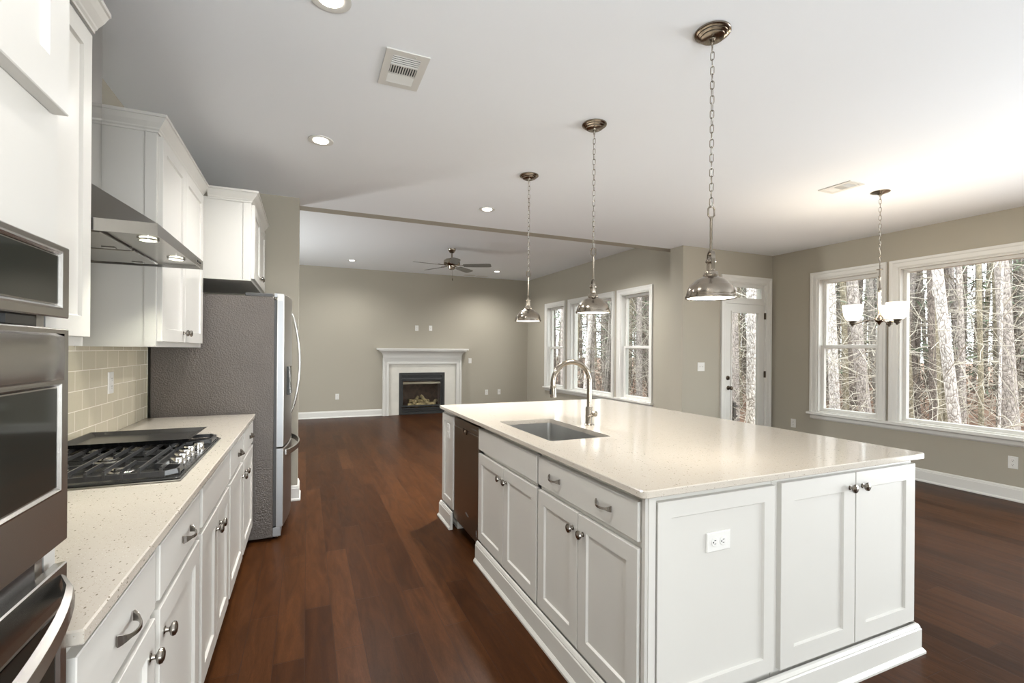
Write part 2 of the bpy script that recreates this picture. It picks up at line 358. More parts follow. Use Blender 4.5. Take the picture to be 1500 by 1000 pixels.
# ------------------------------------------------------------------ the room
XL, XR, YN, YB, YF, XF = -.964, 6.08, 4.75, 4.986, 10.122, 4.759     # left wall, right wall, nook wall, header back, far wall, family window wall
ZK, ZF, YR = 2.74, 3.005, -3.0
struct(obj('floor', bx(bm_(), -2.6, 6.35, YR - .15, YF + .5, -.12, 0), FLOOR), 'brown hardwood plank floor running through kitchen, nook and family room', 'floor')
struct(obj('ceiling', bx(bm_(), XL - .15, XR + .25, YR - .15, YB, ZK, ZK + .12), CEIL), 'smooth white kitchen and nook ceiling', 'ceiling')
struct(obj('ceiling_family', bx(bm_(), -2.6, XF + .2, YB, YF + .5, ZF, ZF + .1), CEIL), 'higher white ceiling over the family room with the fan', 'ceiling')
FL = Fr((XL, 0, 0), YV, XV)                    # left wall, facing +x
FRt = Fr((XR, 0, 0), YV, -XV)                  # right wall, facing -x
FNk = Fr((0, YN, 0), XV, -YV)                  # nook wall, facing -y
FFar = Fr((0, YF, 0), XV, -YV)
FFw = Fr((XF, 0, 0), YV, -XV)
wl = struct(obj('wall_left', wall_bm(FL, YR, YN, 0, ZK, -.15, 0), WALL), 'tan wall behind the left run of cabinets and hood', 'wall')
obj('tile_backsplash', bx(bm_(), XL, XL + .009, .99, 3.782, .915, 1.378), TILE, wl, label='cream subway tile backsplash under the wall cabinets')
obj('tile_edge_strip', bx(bm_(), XL, XL + .011, 3.782, 3.79, .915, 1.378), TILE, wl)
# right wall with three windows in a row
RW = [(3.375, 4.092, .60, 2.325, 'hung'), (1.74, 3.172, .60, 2.325, 'fixed'), (.82, 1.54, .60, 2.325, 'hung')]
struct(obj('wall_right', wall_bm(FRt, YR, YN + .14, 0, ZK, -.15, 0, [r[:4] for r in RW]), WALL), 'tan nook wall with the wide bank of windows', 'wall')
# nook wall with the glazed door; its free end is the side of the opening to the family room
struct(obj('wall_nook', wall_bm(FNk, 4.759, XR, 0, ZK, -.14, 0, [(5.18, 5.955, 0, 2.325)]), WALL), 'tan wall with the glazed door and light switch', 'wall')
struct(obj('wall_return', bx(bm_(), 4.4407, 4.759, YN, YB, 0, ZK), WALL), 'tan wall end between the family room opening and the glazed door', 'wall')
struct(obj('wall_partition', wall_bm(Fr((0, 4.7327, 0), XV, -YV), -2.6, -.072, 0, ZK, -.2533, 0), WALL), 'tan wall end standing beside the refrigerator', 'wall')
struct(obj('wall_header', bx(bm_(), -.072, 4.4407, 4.986, 5.16, ZK + .004, ZF + .1), WALL), 'tan header over the opening to the family room', 'wall')
struct(obj('wall_header_side', bx(bm_(), -2.6, -.072, 4.986, 5.16, ZK, ZF + .1), WALL), 'tan header beside the family room opening', 'wall')
struct(obj('wall_header_end', bx(bm_(), 4.4407, XF + .15, 4.986, 5.16, ZK + .004, ZF + .1), WALL), 'tan header end at the window side', 'wall')
WW = [(5.78, 6.50, .60, 2.30, 'hung'), (6.75, 8.125, .60, 2.30, 'fixed'), (8.41, 9.115, .60, 2.30, 'hung')]
struct(obj('wall_family_right', wall_bm(FFw, 4.986, YF, 0, ZF, -.15, 0, [r[:4] for r in WW]), WALL), 'tan family room wall with three tall windows', 'wall')
struct(obj('wall_far', wall_bm(FFar, -2.6, XF + .15, 0, ZF, -.15, 0, [(1.80, 2.73, .03, .86)]), WALL), 'tan far wall behind the fireplace', 'wall')
struct(obj('wall_family_left', bx(bm_(), -2.75, -2.6, 4.7, YF + .15, 0, ZF), WALL), 'unseen left wall of the family room', 'wall')
struct(obj('wall_rear', bx(bm_(), XL - .15, XR + .15, YR - .15, YR, 0, ZK), WALL), 'tan wall behind the photographer', 'wall')

# baseboards
BB = [(0, 0), (.026, 0), (.026, .012), (.016, .022), (.016, .108), (.012, .114), (.012, .122), (.006, .134), (0, .136)]
def base(name, path, side, label): struct(obj(name, sweep(bm_(), path, BB, ZV, side=side), TRIM), label, 'baseboard')
base('baseboard_right', [(XR, YR, 0), (XR, YN, 0)], -1, 'white baseboard along the nook window wall')
base('baseboard_nook_corner', [(6.045, YN, 0), (XR - .027, YN, 0)], 1, 'white baseboard in the nook corner')
base('baseboard_nook', [(5.09, YN, 0), (4.4407, YN, 0), (4.4407, YB, 0)], -1, 'white baseboard beside the glazed door')
base('baseboard_far', [(-2.6, YF, 0), (1.44, YF, 0)], 1, 'white baseboard left of the fireplace')
base('baseboard_far_right', [(3.13, YF, 0), (XF, YF, 0), (XF, YB, 0)], 1, 'white baseboard right of the fireplace')
base('baseboard_partition', [(-.22, 4.7327, 0), (-.072, 4.7327, 0), (-.072, 4.986, 0)], 1, 'white baseboard round the wall end beside the refrigerator')

# windows
def window(idx, F, r, label, casing=.085, kind='hung', sill=None):
    a, b, c, d, k = r
    o = bpy.data.objects.new('window_%d' % idx, None); C.objects.link(o); loc = F.P((a + b) / 2, c, 0); o.location = loc; ROOTLOC[o.name] = loc
    struct(o, label, 'window')
    # casing round three sides
    CP = [(0, 0), (0, .012), (.012, .018), (.05, .02), (.06, .026), (casing, .028), (casing, 0)]
    P = [F.P(a, c, 0), F.P(a, d, 0), F.P(b, d, 0), F.P(b, c, 0)]
    bm = bm_()
    pts2 = [(a, c), (a, d), (b, d), (b, c)]
    rings = []
    mit = [(-1, 0), (-1, 1), (1, 1), (1, 0)]
    for (u, v), (mu, mv) in zip(pts2, mit): rings.append([F.P(u + mu * p, v + mv * p, q) for p, q in CP])
    loops(bm, rings); obj('casing', bm, TRIM, o)
    # jamb liner
    bm = bm_(); t = .016
    fb(bm, F, a, a + t, c, d, -.15, .002); fb(bm, F, b - t, b, c, d, -.15, .002); fb(bm, F, a + t, b - t, d - t, d, -.15, .002); fb(bm, F, a + t, b - t, c, c + t, -.15, .002)
    obj('jamb', bm, TRIM, o)
    def sash(nm, v0, v1, n0, n1, rw=.038):
        bm = bm_(); A, B = a + t, b - t
        rings = [[F.P(*p, n0) for p in ((A, v0), (B, v0), (B, v1), (A, v1))], [F.P(*p, n1) for p in ((A, v0), (B, v0), (B, v1), (A, v1))],
                 [F.P(*p, n1) for p in ((A + rw, v0 + rw), (B - rw, v0 + rw), (B - rw, v1 - rw), (A + rw, v1 - rw))],
                 [F.P(*p, n0) for p in ((A + rw + .006, v0 + rw + .006), (B - rw - .006, v0 + rw + .006), (B - rw - .006, v1 - rw - .006), (A + rw + .006, v1 - rw - .006))]]
        vs = [[bm.verts.new(p) for p in R] for R in rings]
        for q in range(4):
            A_, B_ = vs[q], vs[(q + 1) % 4]
            for i in range(4): bm.faces.new((A_[i], A_[(i + 1) % 4], B_[(i + 1) % 4], B_[i]))
        s = obj(nm, bm, TRIM, o)
        g = fb(bm_(), F, A + rw, B - rw, v0 + rw, v1 - rw, (n0 + n1) / 2 - .002, (n0 + n1) / 2 + .002); obj('glass_pane', g, GLASS, s)
    if k == 'hung':
        mid = c + (d - c) * .492
        sash('lower_sash', c + t, mid + .02, -.085, -.05); sash('upper_sash', mid - .02, d - t, -.122, -.088)
        bm = bm_(); fb(bm, F, (a + b) / 2 - .03, (a + b) / 2 + .03, mid + .02, mid + .03, -.085, -.055); obj('sash_lock', bm, TRIM, o)
    else: sash('fixed_sash', c + t, d - t, -.105, -.06, .03)
    return o
lab = ['double hung window nearest the glazed door, behind the chandelier', 'large fixed picture window right of the chandelier', 'double hung window right of the picture window']
for i, r in enumerate(RW): window(i + 1, FRt, r, lab[i])
lab = ['double hung family room window nearest the opening', 'wide fixed middle family room window', 'double hung family room window farthest away near the fireplace wall']
for i, r in enumerate(WW): window(i + 4, FFw, r, lab[i], .08)
def sill(name, F, u0, u1, z, label):
    bm = bm_(); fb(bm, F, u0 - .025, u1 + .025, z - .028, z, 0, .06)
    sweep(bm, [F.P(u0, z - .095, 0), F.P(u1, z - .095, 0)], [(0, 0), (.012, .012), (.016, .02), (.016, .05), (.028, .066), (0, .066)], ZV, side=1 if F.U.cross(ZV).dot(F.N) > 0 else -1)
    struct(obj(name, bm, TRIM), label, 'trim')
sill('trim_1', FRt, .735, 4.176, .603, 'long white sill and apron under the nook windows')
sill('trim_2', FFw, 5.70, 9.195, .603, 'long white sill and apron under the family room windows')

# glazed door with transom
dr = bpy.data.objects.new('door_1', None); C.objects.link(dr); dr.location = (5.56, YN, 0); ROOTLOC['door_1'] = Vector((5.56, YN, 0))
struct(dr, 'white full-glass exterior door with transom window', 'door')
a, b, d = 5.18, 5.955, 2.325
CP = [(0, 0), (0, .012), (.012, .018), (.05, .02), (.06, .026), (.088, .028), (.088, 0)]
loops(bm := bm_(), [[FNk.P(u + mu * p, v + mv * p, q) for p, q in CP] for (u, v), (mu, mv) in zip([(a, 0), (a, d), (b, d), (b, 0)], [(-1, 0), (-1, 1), (1, 1), (1, 0)])]); obj('casing', bm, TRIM, dr)
bm = bm_(); t = .012
fb(bm, FNk, a, a + t, 0, d, -.14, .002); fb(bm, FNk, b - t, b, 0, d, -.14, .002); fb(bm, FNk, a + t, b - t, d - t, d, -.14, .002)
fb(bm, FNk, a + t, b - t, 2.035, 2.075, -.15, -.004); fb(bm, FNk, a + t, b - t, 0, .02, -.14, 0); obj('door_frame', bm, TRIM, dr)
def ringf(bm, F, u0, u1, v0, v1, w_, n0, n1, wb=None):
    wb = wb or w_
    o4 = ((u0, v0), (u1, v0), (u1, v1), (u0, v1)); i4 = ((u0 + w_, v0 + wb), (u1 - w_, v0 + wb), (u1 - w_, v1 - w_), (u0 + w_, v1 - w_))
    vs = [[bm.verts.new(F.P(*p, n)) for p in R] for R, n in ((o4, n0), (o4, n1), (i4, n1), (i4, n0))]
    for q in range(4):
        for i in range(4): bm.faces.new((vs[q][i], vs[q][(i + 1) % 4], vs[(q + 1) % 4][(i + 1) % 4], vs[(q + 1) % 4][i]))
    return bm
tr = obj('transom', ringf(bm_(), FNk, a + t, b - t, 2.075, d - t, .045, -.06, -.02), TRIM, dr)
obj('glass_pane', fb(bm_(), FNk, a + t + .045, b - t - .045, 2.12, d - t - .045, -.042, -.038), GLASS, tr)
leaf = obj('door_leaf', ringf(bm_(), FNk, a + t + .003, b - t - .003, .022, 2.032, .118, -.052, -.010, .24), TRIM, dr)
obj('glazing_bead', ringf(bm_(), FNk, a + .118, b - .118, .245, 1.93, .018, -.030, -.002), TRIM, leaf)
obj('glass_pane', fb(bm_(), FNk, a + .13, b - .13, .255, 1.92, -.033, -.029), GLASS, leaf)
for zz in (.25, 1.06, 1.88):
    bm = bm_(); lathe(bm, [(.006, -.045), (.008, -.045), (.008, .045), (.006, .045)], FNk.P(b - t + .002, zz, .004), 10); fb(bm, FNk, b - t - .02, b - t + .004, zz - .045, zz + .045, -.004, .001); obj('hinge', bm, BRONZE, dr, label='dark bronze hinge')
FA = Fr((0, 0, 0), XV, ZV, -YV)
bm = bm_(); lathe(bm, [(.030, 0), (.030, .006), (.024, .012), (.010, .014), (.010, .034), (.024, .04), (.028, .052), (.022, .064), (0, .066)], FNk.P(a + .075, .885, -.010), 24, FA); obj('door_knob', bm, BRONZE, dr, True, label='dark bronze door knob')
bm = bm_(); lathe(bm, [(.030, 0), (.030, .006), (.024, .012), (.02, .014), (.02, .018), (0, .018)], FNk.P(a + .062, 1.02, -.010), 24, FA); fb(bm, FNk, a + .056, a + .068, 1.0, 1.04, .008, .022); obj('deadbolt', bm, BRONZE, dr, label='dark bronze deadbolt')

# ------------------------------------------------------------------ cabinet parts
def shaker(F, u0, u1, v0, v1, t=.02, rail=.062, rec=.009):
    bm = bm_(); R = lambda e, n: [F.P(u0 + e, v0 + e, n), F.P(u1 - e, v0 + e, n), F.P(u1 - e, v1 - e, n), F.P(u0 + e, v1 - e, n)]
    loops(bm, [R(0, -t), R(0, -.0015), R(.0015, 0), R(rail, 0), R(rail + .005, -rec)]); return bm
def slab(F, u0, u1, v0, v1, t=.02):
    bm = bm_(); R = lambda e, n: [F.P(u0 + e, v0 + e, n), F.P(u1 - e, v0 + e, n), F.P(u1 - e, v1 - e, n), F.P(u0 + e, v1 - e, n)]
    loops(bm, [R(0, -t), R(0, -.002), R(.002, 0)]); return bm
def knob(F, u, v, parent):
    G = Fr((0, 0, 0), F.U, F.V, F.N)
    obj('knob', lathe(bm_(), [(.010, 0), (.010, .002), (.0065, .004), (.0055, .011), (.009, .014), (.016, .0165), (.0185, .021), (.017, .026), (.0105, .0295), (0, .0305)], F.P(u, v, 0), 24, G), PEWTER, parent, True)
def pull(F, u, v, parent, L=.10):
    bm = bm_(); rings = []
    N_ = 18
    for i in range(N_ + 1):
        s = -1 + 2 * i / N_; a = abs(s)
        uu = u + s * L / 2
        n_ = .0025 + .024 * (1 - a ** 1.9) ** .8
        hw = .0045 + .0085 * max(0, (a - .55) / .45) ** 1.3 ; th = .0032
        dn_ = -.85 * s * (a ** 1.6); dv = Vector((1, dn_, 0)).normalized()
        ox, on = -dv.y * th, dv.x * th
        vv = v - .004 * (1 - a * a)
        rings.append([F.P(uu + ox, vv - hw, n_ + on), F.P(uu + ox, vv + hw, n_ + on), F.P(uu + ox * -.6, vv + hw * .8, n_ - on * .6), F.P(uu - ox * .6, vv - hw * .8, n_ - on * .6)])
    loops(bm, rings)
    obj('pull_handle', bm, PEWTER, parent, bevel=.0012)
def cabinet(name, loc, label, cat='cabinet'): return thing(name, loc, label, cat)
def door(F, u0, u1, v0, v1, parent, kn=None, rail=.062):
    d_ = obj('door', shaker(F, u0, u1, v0, v1, rail=rail), CAB, parent)
    if kn: knob(F, kn[0], kn[1], d_)
    return d_
def drawer(F, u0, u1, v0, v1, parent, pulls=(), nm='drawer'):
    d_ = obj(nm, slab(F, u0, u1, v0, v1), CAB, parent)
    for p in pulls: pull(F, p, (v0 + v1) / 2, d_)
    return d_
CROWN = [(0, 0), (.006, 0), (.006, .010), (.012, .016), (.014, .022), (.030, .042), (.040, .060), (.042, .064), (.048, .066), (.048, .080), (0, .080)]

# ---- left base run (doors face +x at x = -.340)
XD = -.340; FB = Fr((XD, 0, 0), YV, XV)
def base_cab(y0, y1, label):
    t_ = cabinet('base_cabinet', (XD - .3, (y0 + y1) / 2, 0), label)
    bm = bx(bm_(), XL + .001, XD - .0205, y0, y1, .10, .886); bx(bm, XL + .001, XD - .085, y0, y1, .001, .10); obj('body', bm, CAB, t_)
    return t_
c1 = base_cab(.986, 1.978, 'white base cabinet with two pulls, nearest the wall oven')
drawer(FB, .988, 1.427, .728, .868, c1, [1.205]); drawer(FB, 1.468, 1.955, .728, .868, c1, [1.745])
door(FB, .988, 1.427, .14, .704, c1, (1.385, .63)); door(FB, 1.468, 1.955, .14, .704, c1, (1.508, .63))
c2 = base_cab(1.980, 2.668, 'white base cabinet under the gas cooktop with a plain false drawer')
drawer(FB, 2.005, 2.645, .728, .868, c2, nm='false_drawer'); door(FB, 2.005, 2.322, .14, .704, c2, (2.285, .625)); door(FB, 2.328, 2.645, .14, .704, c2, (2.365, .625))
c3 = base_cab(2.670, 3.772, 'white base cabinet with two small pulls, against the refrigerator')
drawer(FB, 2.69, 3.165, .728, .868, c3, [2.99]); drawer(FB, 3.235, 3.757, .728, .868, c3, [3.55])
door(FB, 2.69, 3.19, .14, .704, c3, (3.15, .63)); door(FB, 3.235, 3.757, .14, .704, c3, (3.285, .63))

def rounded_rect(x0, x1, y0, y1, r, k=6, corners=(1, 1, 1, 1)):
    out = []
    for (cx_, cy_, a0), on in zip(((x0 + r, y0 + r, PI), (x1 - r, y0 + r, 1.5 * PI), (x1 - r, y1 - r, 0), (x0 + r, y1 - r, .5 * PI)), corners):
        if on:
            for i in range(k + 1): out.append((cx_ + r * math.cos(a0 + i * PI / 2 / k), cy_ + r * math.sin(a0 + i * PI / 2 / k)))
        else: out.append((cx_ + r * math.copysign(1, math.cos(a0 + PI / 4)), cy_ + r * math.copysign(1, math.sin(a0 + PI / 4))))
    return out
def slab_poly(pts, z0, z1, e=.003):
    n = len(pts); cxm = sum(p[0] for p in pts) / n; cym = sum(p[1] for p in pts) / n
    def ins(k):
        res = []
        for i in range(n):
            p0, p, p1 = Vector((*pts[i - 1], 0)), Vector((*pts[i], 0)), Vector((*pts[(i + 1) % n], 0))
            a_, b_ = (p - p0).normalized(), (p1 - p).normalized(); o = Vector((-(a_ + b_).y, (a_ + b_).x, 0)).normalized() / max(.5, math.cos(a_.angle(b_) / 2))
            res.append(p + o * k)
        return res
    bm = bm_(); A, B = ins(0), ins(e)
    loops(bm, [[Vector((q.x, q.y, z)) for q in Q] for Q, z in ((B, z0), (A, z0 + e), (A, z1 - e), (B, z1))]); return bm
tag(obj('countertop', slab_poly([(XL + .001, .9826), (-.329, .9826), (-.329, 3.776), (XL + .001, 3.776)], .888, .914), QUARTZ, origin=(-.65, 2.4, .888)), 'cream speckled quartz countertop on the left run, carrying the gas cooktop', 'countertop')

# ---- cooktop
ck = thing('gas_cooktop', (-.66, 2.37, .914), 'black and stainless gas cooktop with iron grates set in the left countertop', 'cooktop')
x0, x1, y0, y1 = -.925, -.395, 1.951, 2.79
obj('steel_frame', slab_poly([(x0, y0), (x1, y0), (x1, y1), (x0, y1)], .9143, .920, .002), STEELH, ck)
obj('glass_top', slab_poly(rounded_rect(x0 + .008, x1 - .008, y0 + .008, y1 - .008, .012), .9203, .926, .002), BLACK, ck)
def bar(bm, p, q, wd, h):
    p, q = Vector(p), Vector(q); d_ = (q - p).normalized(); s = d_.cross(ZV).normalized() * wd / 2; u_ = ZV * h / 2
    hexa(bm, [p - s - u_, p + s - u_, p + s * .6 + u_, p - s * .6 + u_, q - s - u_, q + s - u_, q + s * .6 + u_, q - s * .6 + u_])
def grate(outline, fingers, legs):
    bm = bm_(); n = len(outline)
    for i in range(n): bar(bm, (*outline[i], .938), (*outline[(i + 1) % n], .938), .013, .016)
    for x_, y_ in outline: bx(bm, x_ - .0065, x_ + .0065, y_ - .0065, y_ + .0065, .9262, .946)
    for x_, ya, yb in fingers:
        bar(bm, (x_, ya, .957), (x_, yb, .957), .0075, .012)
        for yy in legs:
            if min(ya, yb) - .001 <= yy <= max(ya, yb) + .001: bx(bm, x_ - .0038, x_ + .0038, yy - .006, yy + .006, .932, .957)
    for yy in legs[1:-1]: bar(bm, (outline[0][0], yy, .940), (-.51, yy, .940), .009, .012)
    obj('grate', bm, IRON, ck)
xs_ = [-.905 + .048 * k for k in range(9)]
grate([(-.905, 1.985), (-.455, 1.985), (-.418, 2.02), (-.418, 2.085), (-.505, 2.125), (-.505, 2.385), (-.905, 2.385)],
      [(x_, 1.985, 2.385 if k % 2 == 0 else 2.13) for k, x_ in enumerate(xs_)] + [(x_, 2.24, 2.385) for k, x_ in enumerate(xs_) if k % 2] + [(-.46, 1.985, 2.08)], [1.985, 2.185, 2.385])
grate([(-.905, 2.40), (-.905, 2.765), (-.435, 2.765), (-.412, 2.72), (-.412, 2.60), (-.505, 2.55), (-.505, 2.40)],
      [(x_, 2.40, 2.765) for x_ in xs_], [2.40, 2.58, 2.765])
for bxx, byy, rr in ((-.79, 2.12, .045), (-.60, 2.09, .038), (-.70, 2.30, .05), (-.79, 2.63, .04), (-.58, 2.64, .035)):
    bm = bm_(); lathe(bm, [(rr, .926), (rr, .934), (rr * .85, .938), (rr * .8, .938), (rr * .8, .926)], (bxx, byy, 0), 28); bn = obj('burner', bm, STEELH, ck, True)
    bm = bm_(); lathe(bm, [(rr * .72, .938), (rr * .74, .944), (rr * .6, .947), (0, .948)], (bxx, byy, 0), 28); obj('burner_cap', bm, CHROME, bn, True)
for kx, ky in ((-.450, 2.155), (-.455, 2.235), (-.455, 2.31), (-.455, 2.385), (-.435, 2.46)):
    bm = bm_(); lathe(bm, [(.026, .926), (.026, .930), (.021, .932), (.0215, .956), (.019, .960), (0, .960)], (kx, ky, 0), 28); obj('control_knob', bm, CHROME, ck, True)
# cast iron griddle lying across the rear of the cooktop
gr = thing('griddle', (-.68, 2.58, .963), 'black rectangular cast iron griddle tray lying on the far side of the cooktop', 'griddle')
bm = bm_(); O4 = [(-.905, 2.41), (-.455, 2.41), (-.449, 2.75), (-.905, 2.75)]
def q4(e, z): return [Vector((x_ + (e if x_ < -.8 else -e), y_ + (e if y_ < 2.5 else -e), z)) for x_, y_ in O4]
loops(bm, [q4(.03, .9636), q4(0, .984), q4(.006, .984), q4(.036, .970)]); obj('griddle_pan', bm, BLACK, gr)


# ---- range hood
hd = thing('range_hood', (-.715, 2.335, 1.752), 'stainless steel chimney range hood over the gas cooktop', 'range hood')
hx, hy0, hy1, hz0, hz1 = -.467, 1.955, 2.715, 1.752, 1.793
R = lambda e, z: [Vector(p) for p in ((XL + .001, hy0 + e, z), (hx - e, hy0 + e, z), (hx - e, hy1 - e, z), (XL + .001, hy1 - e, z))]
bm = bm_(); vs = [[bm.verts.new(p) for p in q] for q in (R(.004, hz0 + .014), R(.004, hz0), R(0, hz0), R(0, hz1), R(.001, hz1))]
for A_, B_ in zip(vs, vs[1:]):
    for i in range(4): bm.faces.new((A_[i], A_[(i + 1) % 4], B_[(i + 1) % 4], B_[i]))
bm.faces.new(vs[0]); bm.faces.new(vs[-1]); obj('rim', bm, STEELH, hd)
cx0, cy0, cy1, cz = -.783, 2.195, 2.475, 2.005
bm = bm_(); loops(bm, [R(.001, hz1), [Vector(p) for p in ((XL + .001, cy0, cz), (cx0, cy0, cz), (cx0, cy1, cz), (XL + .001, cy1, cz))]]); obj('canopy', bm, STEEL, hd)
obj('chimney', bx(bm_(), XL + .001, cx0, cy0 + .002, cy1 - .002, cz - .01, ZK - .001), POLISH, hd)
for i, ya in enumerate((hy0 + .05, hy0 + .395)):
    bm = bx(bm_(), XL + .09, hx - .17, ya, ya + .32, hz0 + .004, hz0 + .012); fl = obj('grease_filter', bm, STEELH, hd, bevel=.002)
    bm = bx(bm_(), -.72, -.68, ya + .27, ya + .30, hz0 + .001, hz0 + .0042); obj('filter_latch', bm, POLISH, fl)
for yy in (2.10, 2.50):
    bm = bm_(); lathe(bm, [(.030, -.002), (.034, 0), (.034, .003), (.026, .003), (.026, -.001), (.030, -.002)], (-.53, yy, hz0 + .008), 28); l_ = obj('hood_lamp', bm, CHROME, hd, True)
    bm = bm_(); lathe(bm, [(.0265, 0), (.0265, .003), (0, .003)], (-.53, yy, hz0 + .006), 28); obj('lamp_lens', bm, HOODL, l_)
    q_ = light('hood_light', 'SPOT', (-.53, yy, hz0 + .004), 12, (1, 1, .85), spot_size=2.0, spot_blend=.6, shadow_soft_size=.02); q_.parent = None
bm = bx(bm_(), hx - .001, hx + .002, 2.575, 2.665, hz0 + .010, hz0 + .032); cp = obj('control_panel', bm, POLISH, hd)
for i in range(4): obj('button', bx(bm_(), hx + .0015, hx + .004, 2.585 + .02 * i, 2.595 + .02 * i, hz0 + .017, hz0 + .025), BLACK, cp)

# ---- wall cabinets
def wall_cab(loc, label, x_box, y0, y1, z0, z1, doors, crown_path, kn=True, side=1, zc=None):
    t_ = cabinet('wall_cabinet', loc, label)
    obj('body', bx(bm_(), XL + .001, x_box, y0, y1, z0, z1), CAB, t_)
    F = Fr((x_box + .0205, 0, 0), YV, XV)
    for u0, u1, v0, v1, k in doors: door(F, u0, u1, v0, v1, t_, k)
    obj('crown_moulding', sweep(bm_(), [(x_, y_, z1 - .012) for x_, y_ in crown_path], [(a_, b_ * .93) for a_, b_ in CROWN], ZV, side=side), CAB, t_)
    return t_, F
wc1, _ = wall_cab((-.8, 1.5, 1.376), 'tall white wall cabinet between the wall oven and the hood', -.662, .986, 1.948, 1.376, 2.395,
    [(1.47, 1.945, 1.405, 2.375, None), (.99, 1.464, 1.405, 2.375, None)], [(-.642, .985), (-.642, 1.948)])
wc2, F2 = wall_cab((-.8, 3.22, 1.376), 'white two-door wall cabinet right of the hood, with two knobs', -.655, 2.722, 3.752, 1.376, 2.395,
    [(2.74, 3.202, 1.402, 2.375, (3.165, 1.455)), (3.208, 3.70, 1.402, 2.375, (3.245, 1.455))], [(XL + .001, 2.722), (-.655, 2.722), (-.655, 3.7515)])
obj('end_stile', bx(bm_(), -.70, -.6555, 2.7185, 2.7215, 1.378, 2.382), CAB, wc2)
wc3, _ = wall_cab((-.65, 4.2, 1.842), 'white cabinet over the refrigerator', -.362, 3.756, 4.70, 1.842, 2.395,
    [(3.775, 4.222, 1.86, 2.375, (4.185, 1.915)), (4.228, 4.68, 1.86, 2.375, (4.265, 1.915))], [(-.62, 3.756), (-.362, 3.756), (-.362, 4.70)])
obj('end_stile', bx(bm_(), -.41, -.3625, 3.7525, 3.7555, 1.844, 2.382), CAB, wc3)

# ---- oven tower and ovens (front at x = -.342)
tw = cabinet('oven_tower_cabinet', (-.65, .6, 0), 'tall white oven cabinet at the left edge of the photo', 'cabinet')
bm = bx(bm_(), XL + .001, -.366, -.02, .94, .10, 1.04 - .02); bm2 = bm
TY0, TY1 = .12, .9815
bm = bm_()
for (za, zb) in ((.0, .28), (1.531, 2.45)): bx(bm, XL + .001, -.366, TY0, TY1, za + .001, zb)
bx(bm, XL + .001, -.366, TY0, TY0 + .04, .28, 1.53); bx(bm, XL + .001, -.366, TY1 - .035, TY1, .28, 1.53); obj('body', bm, CAB, tw)
FT = Fr((-.345, 0, 0), YV, XV); door(FT, TY0 + .42, .961, 1.733, 2.41, tw); door(FT, TY0 + .01, TY0 + .41, 1.733, 2.41, tw)
obj('crown_moulding', sweep(bm_(), [(-.366, TY0, 2.42), (-.366, TY1, 2.42)], CROWN, ZV, side=1), CAB, tw)
ov = thing('double_wall_oven', (-.60, .55, .32), 'stainless double wall oven with dark glass doors, built into the tall cabinet', 'oven')
OY0, OY1 = .19, .958
obj('oven_body', bx(bm_(), -.93, -.3662, TY0 + .045, TY1 - .04, .285, 1.528), STEEL, ov)
obj('oven_trim', bx(bm_(), -.366, -.358, OY0, .9, .33, 1.526), BLACK, ov)
FO = Fr((-.342, 0, 0), YV, XV)
def oven_door(nm, v0, v1, g0, g1, lab_=None):
    bm = bm_(); E = lambda e, n: [FO.P(OY0 + e, v0 + e, n), FO.P(OY1 - e, v0 + e, n), FO.P(OY1 - e, v1 - e, n), FO.P(OY0 + e, v1 - e, n)]
    G = lambda e, n: [FO.P(OY0 + .03 + e, g0 + e, n), FO.P(OY1 - .024 - e, g0 + e, n), FO.P(OY1 - .024 - e, g1 - e, n), FO.P(OY0 + .03 + e, g1 - e, n)]
    vs = [[bm.verts.new(p) for p in q] for q in (E(.002, -.016), E(0, -.002), E(.002, 0), G(-.003, 0), G(0, .0008), G(.004, -.004))]
    for A_, B_ in zip(vs, vs[1:]):
        for i in range(4): bm.faces.new((A_[i], A_[(i + 1) % 4], B_[(i + 1) % 4], B_[i]))
    bm.faces.new(vs[0]); bm.faces.new(vs[-1])
    o_ = obj(nm, bm, STEELH, ov)
    obj('dark_glass', fb(bm_(), FO, OY0 + .036, OY1 - .030, g0 + .006, g1 - .006, -.004, -.0025), BLACKG, o_)
    return o_
oven_door('control_panel', 1.416, 1.526, 1.431, 1.514)
d1 = oven_door('upper_door', 1.072, 1.400, 1.155, 1.316)
obj('handle', loops(bm_(), [[FO.P(u_, v_, n_) for v_, n_ in ((1.322, .001), (1.326, k_ * .010 + .001), (1.36, k_ * .016 + .002), (1.388, k_ * .010 + .001), (1.392, .001))] for u_, k_ in [(OY1 - .018 - .7 * (i / 24), min(1, (i + .0) / 2.5) * (1 if i < 22 else (24 - i) / 2.5)) for i in range(25)]]), STEELH, d1, True)
d2 = oven_door('lower_door', .34, 1.038, .42, .975)
rings = []
for i in range(25):
    s = i / 24; u_ = OY1 - .02 - .72 * s; k_ = math.sin(PI * s) ** .55
    zc = 1.012 - .02 * k_; n_ = .003 + .055 * k_
    rings.append([FO.P(u_, zc - .020 - .012 * k_, n_ - .004), FO.P(u_, zc - .004, n_ + .010 * k_ + .003), FO.P(u_, zc + .010, n_ + .006 * k_ + .002), FO.P(u_, zc + .014, n_ - .004), FO.P(u_, zc - .002, n_ - .012 * k_ - .001)])
obj('handle', loops(bm_(), rings), STEELH, d2, True)
for yy in (.80, .62): obj('vent_slot', fb(bm_(), FO, yy, yy + .07, 1.402, 1.414, -.012, -.006), BLACK, ov)

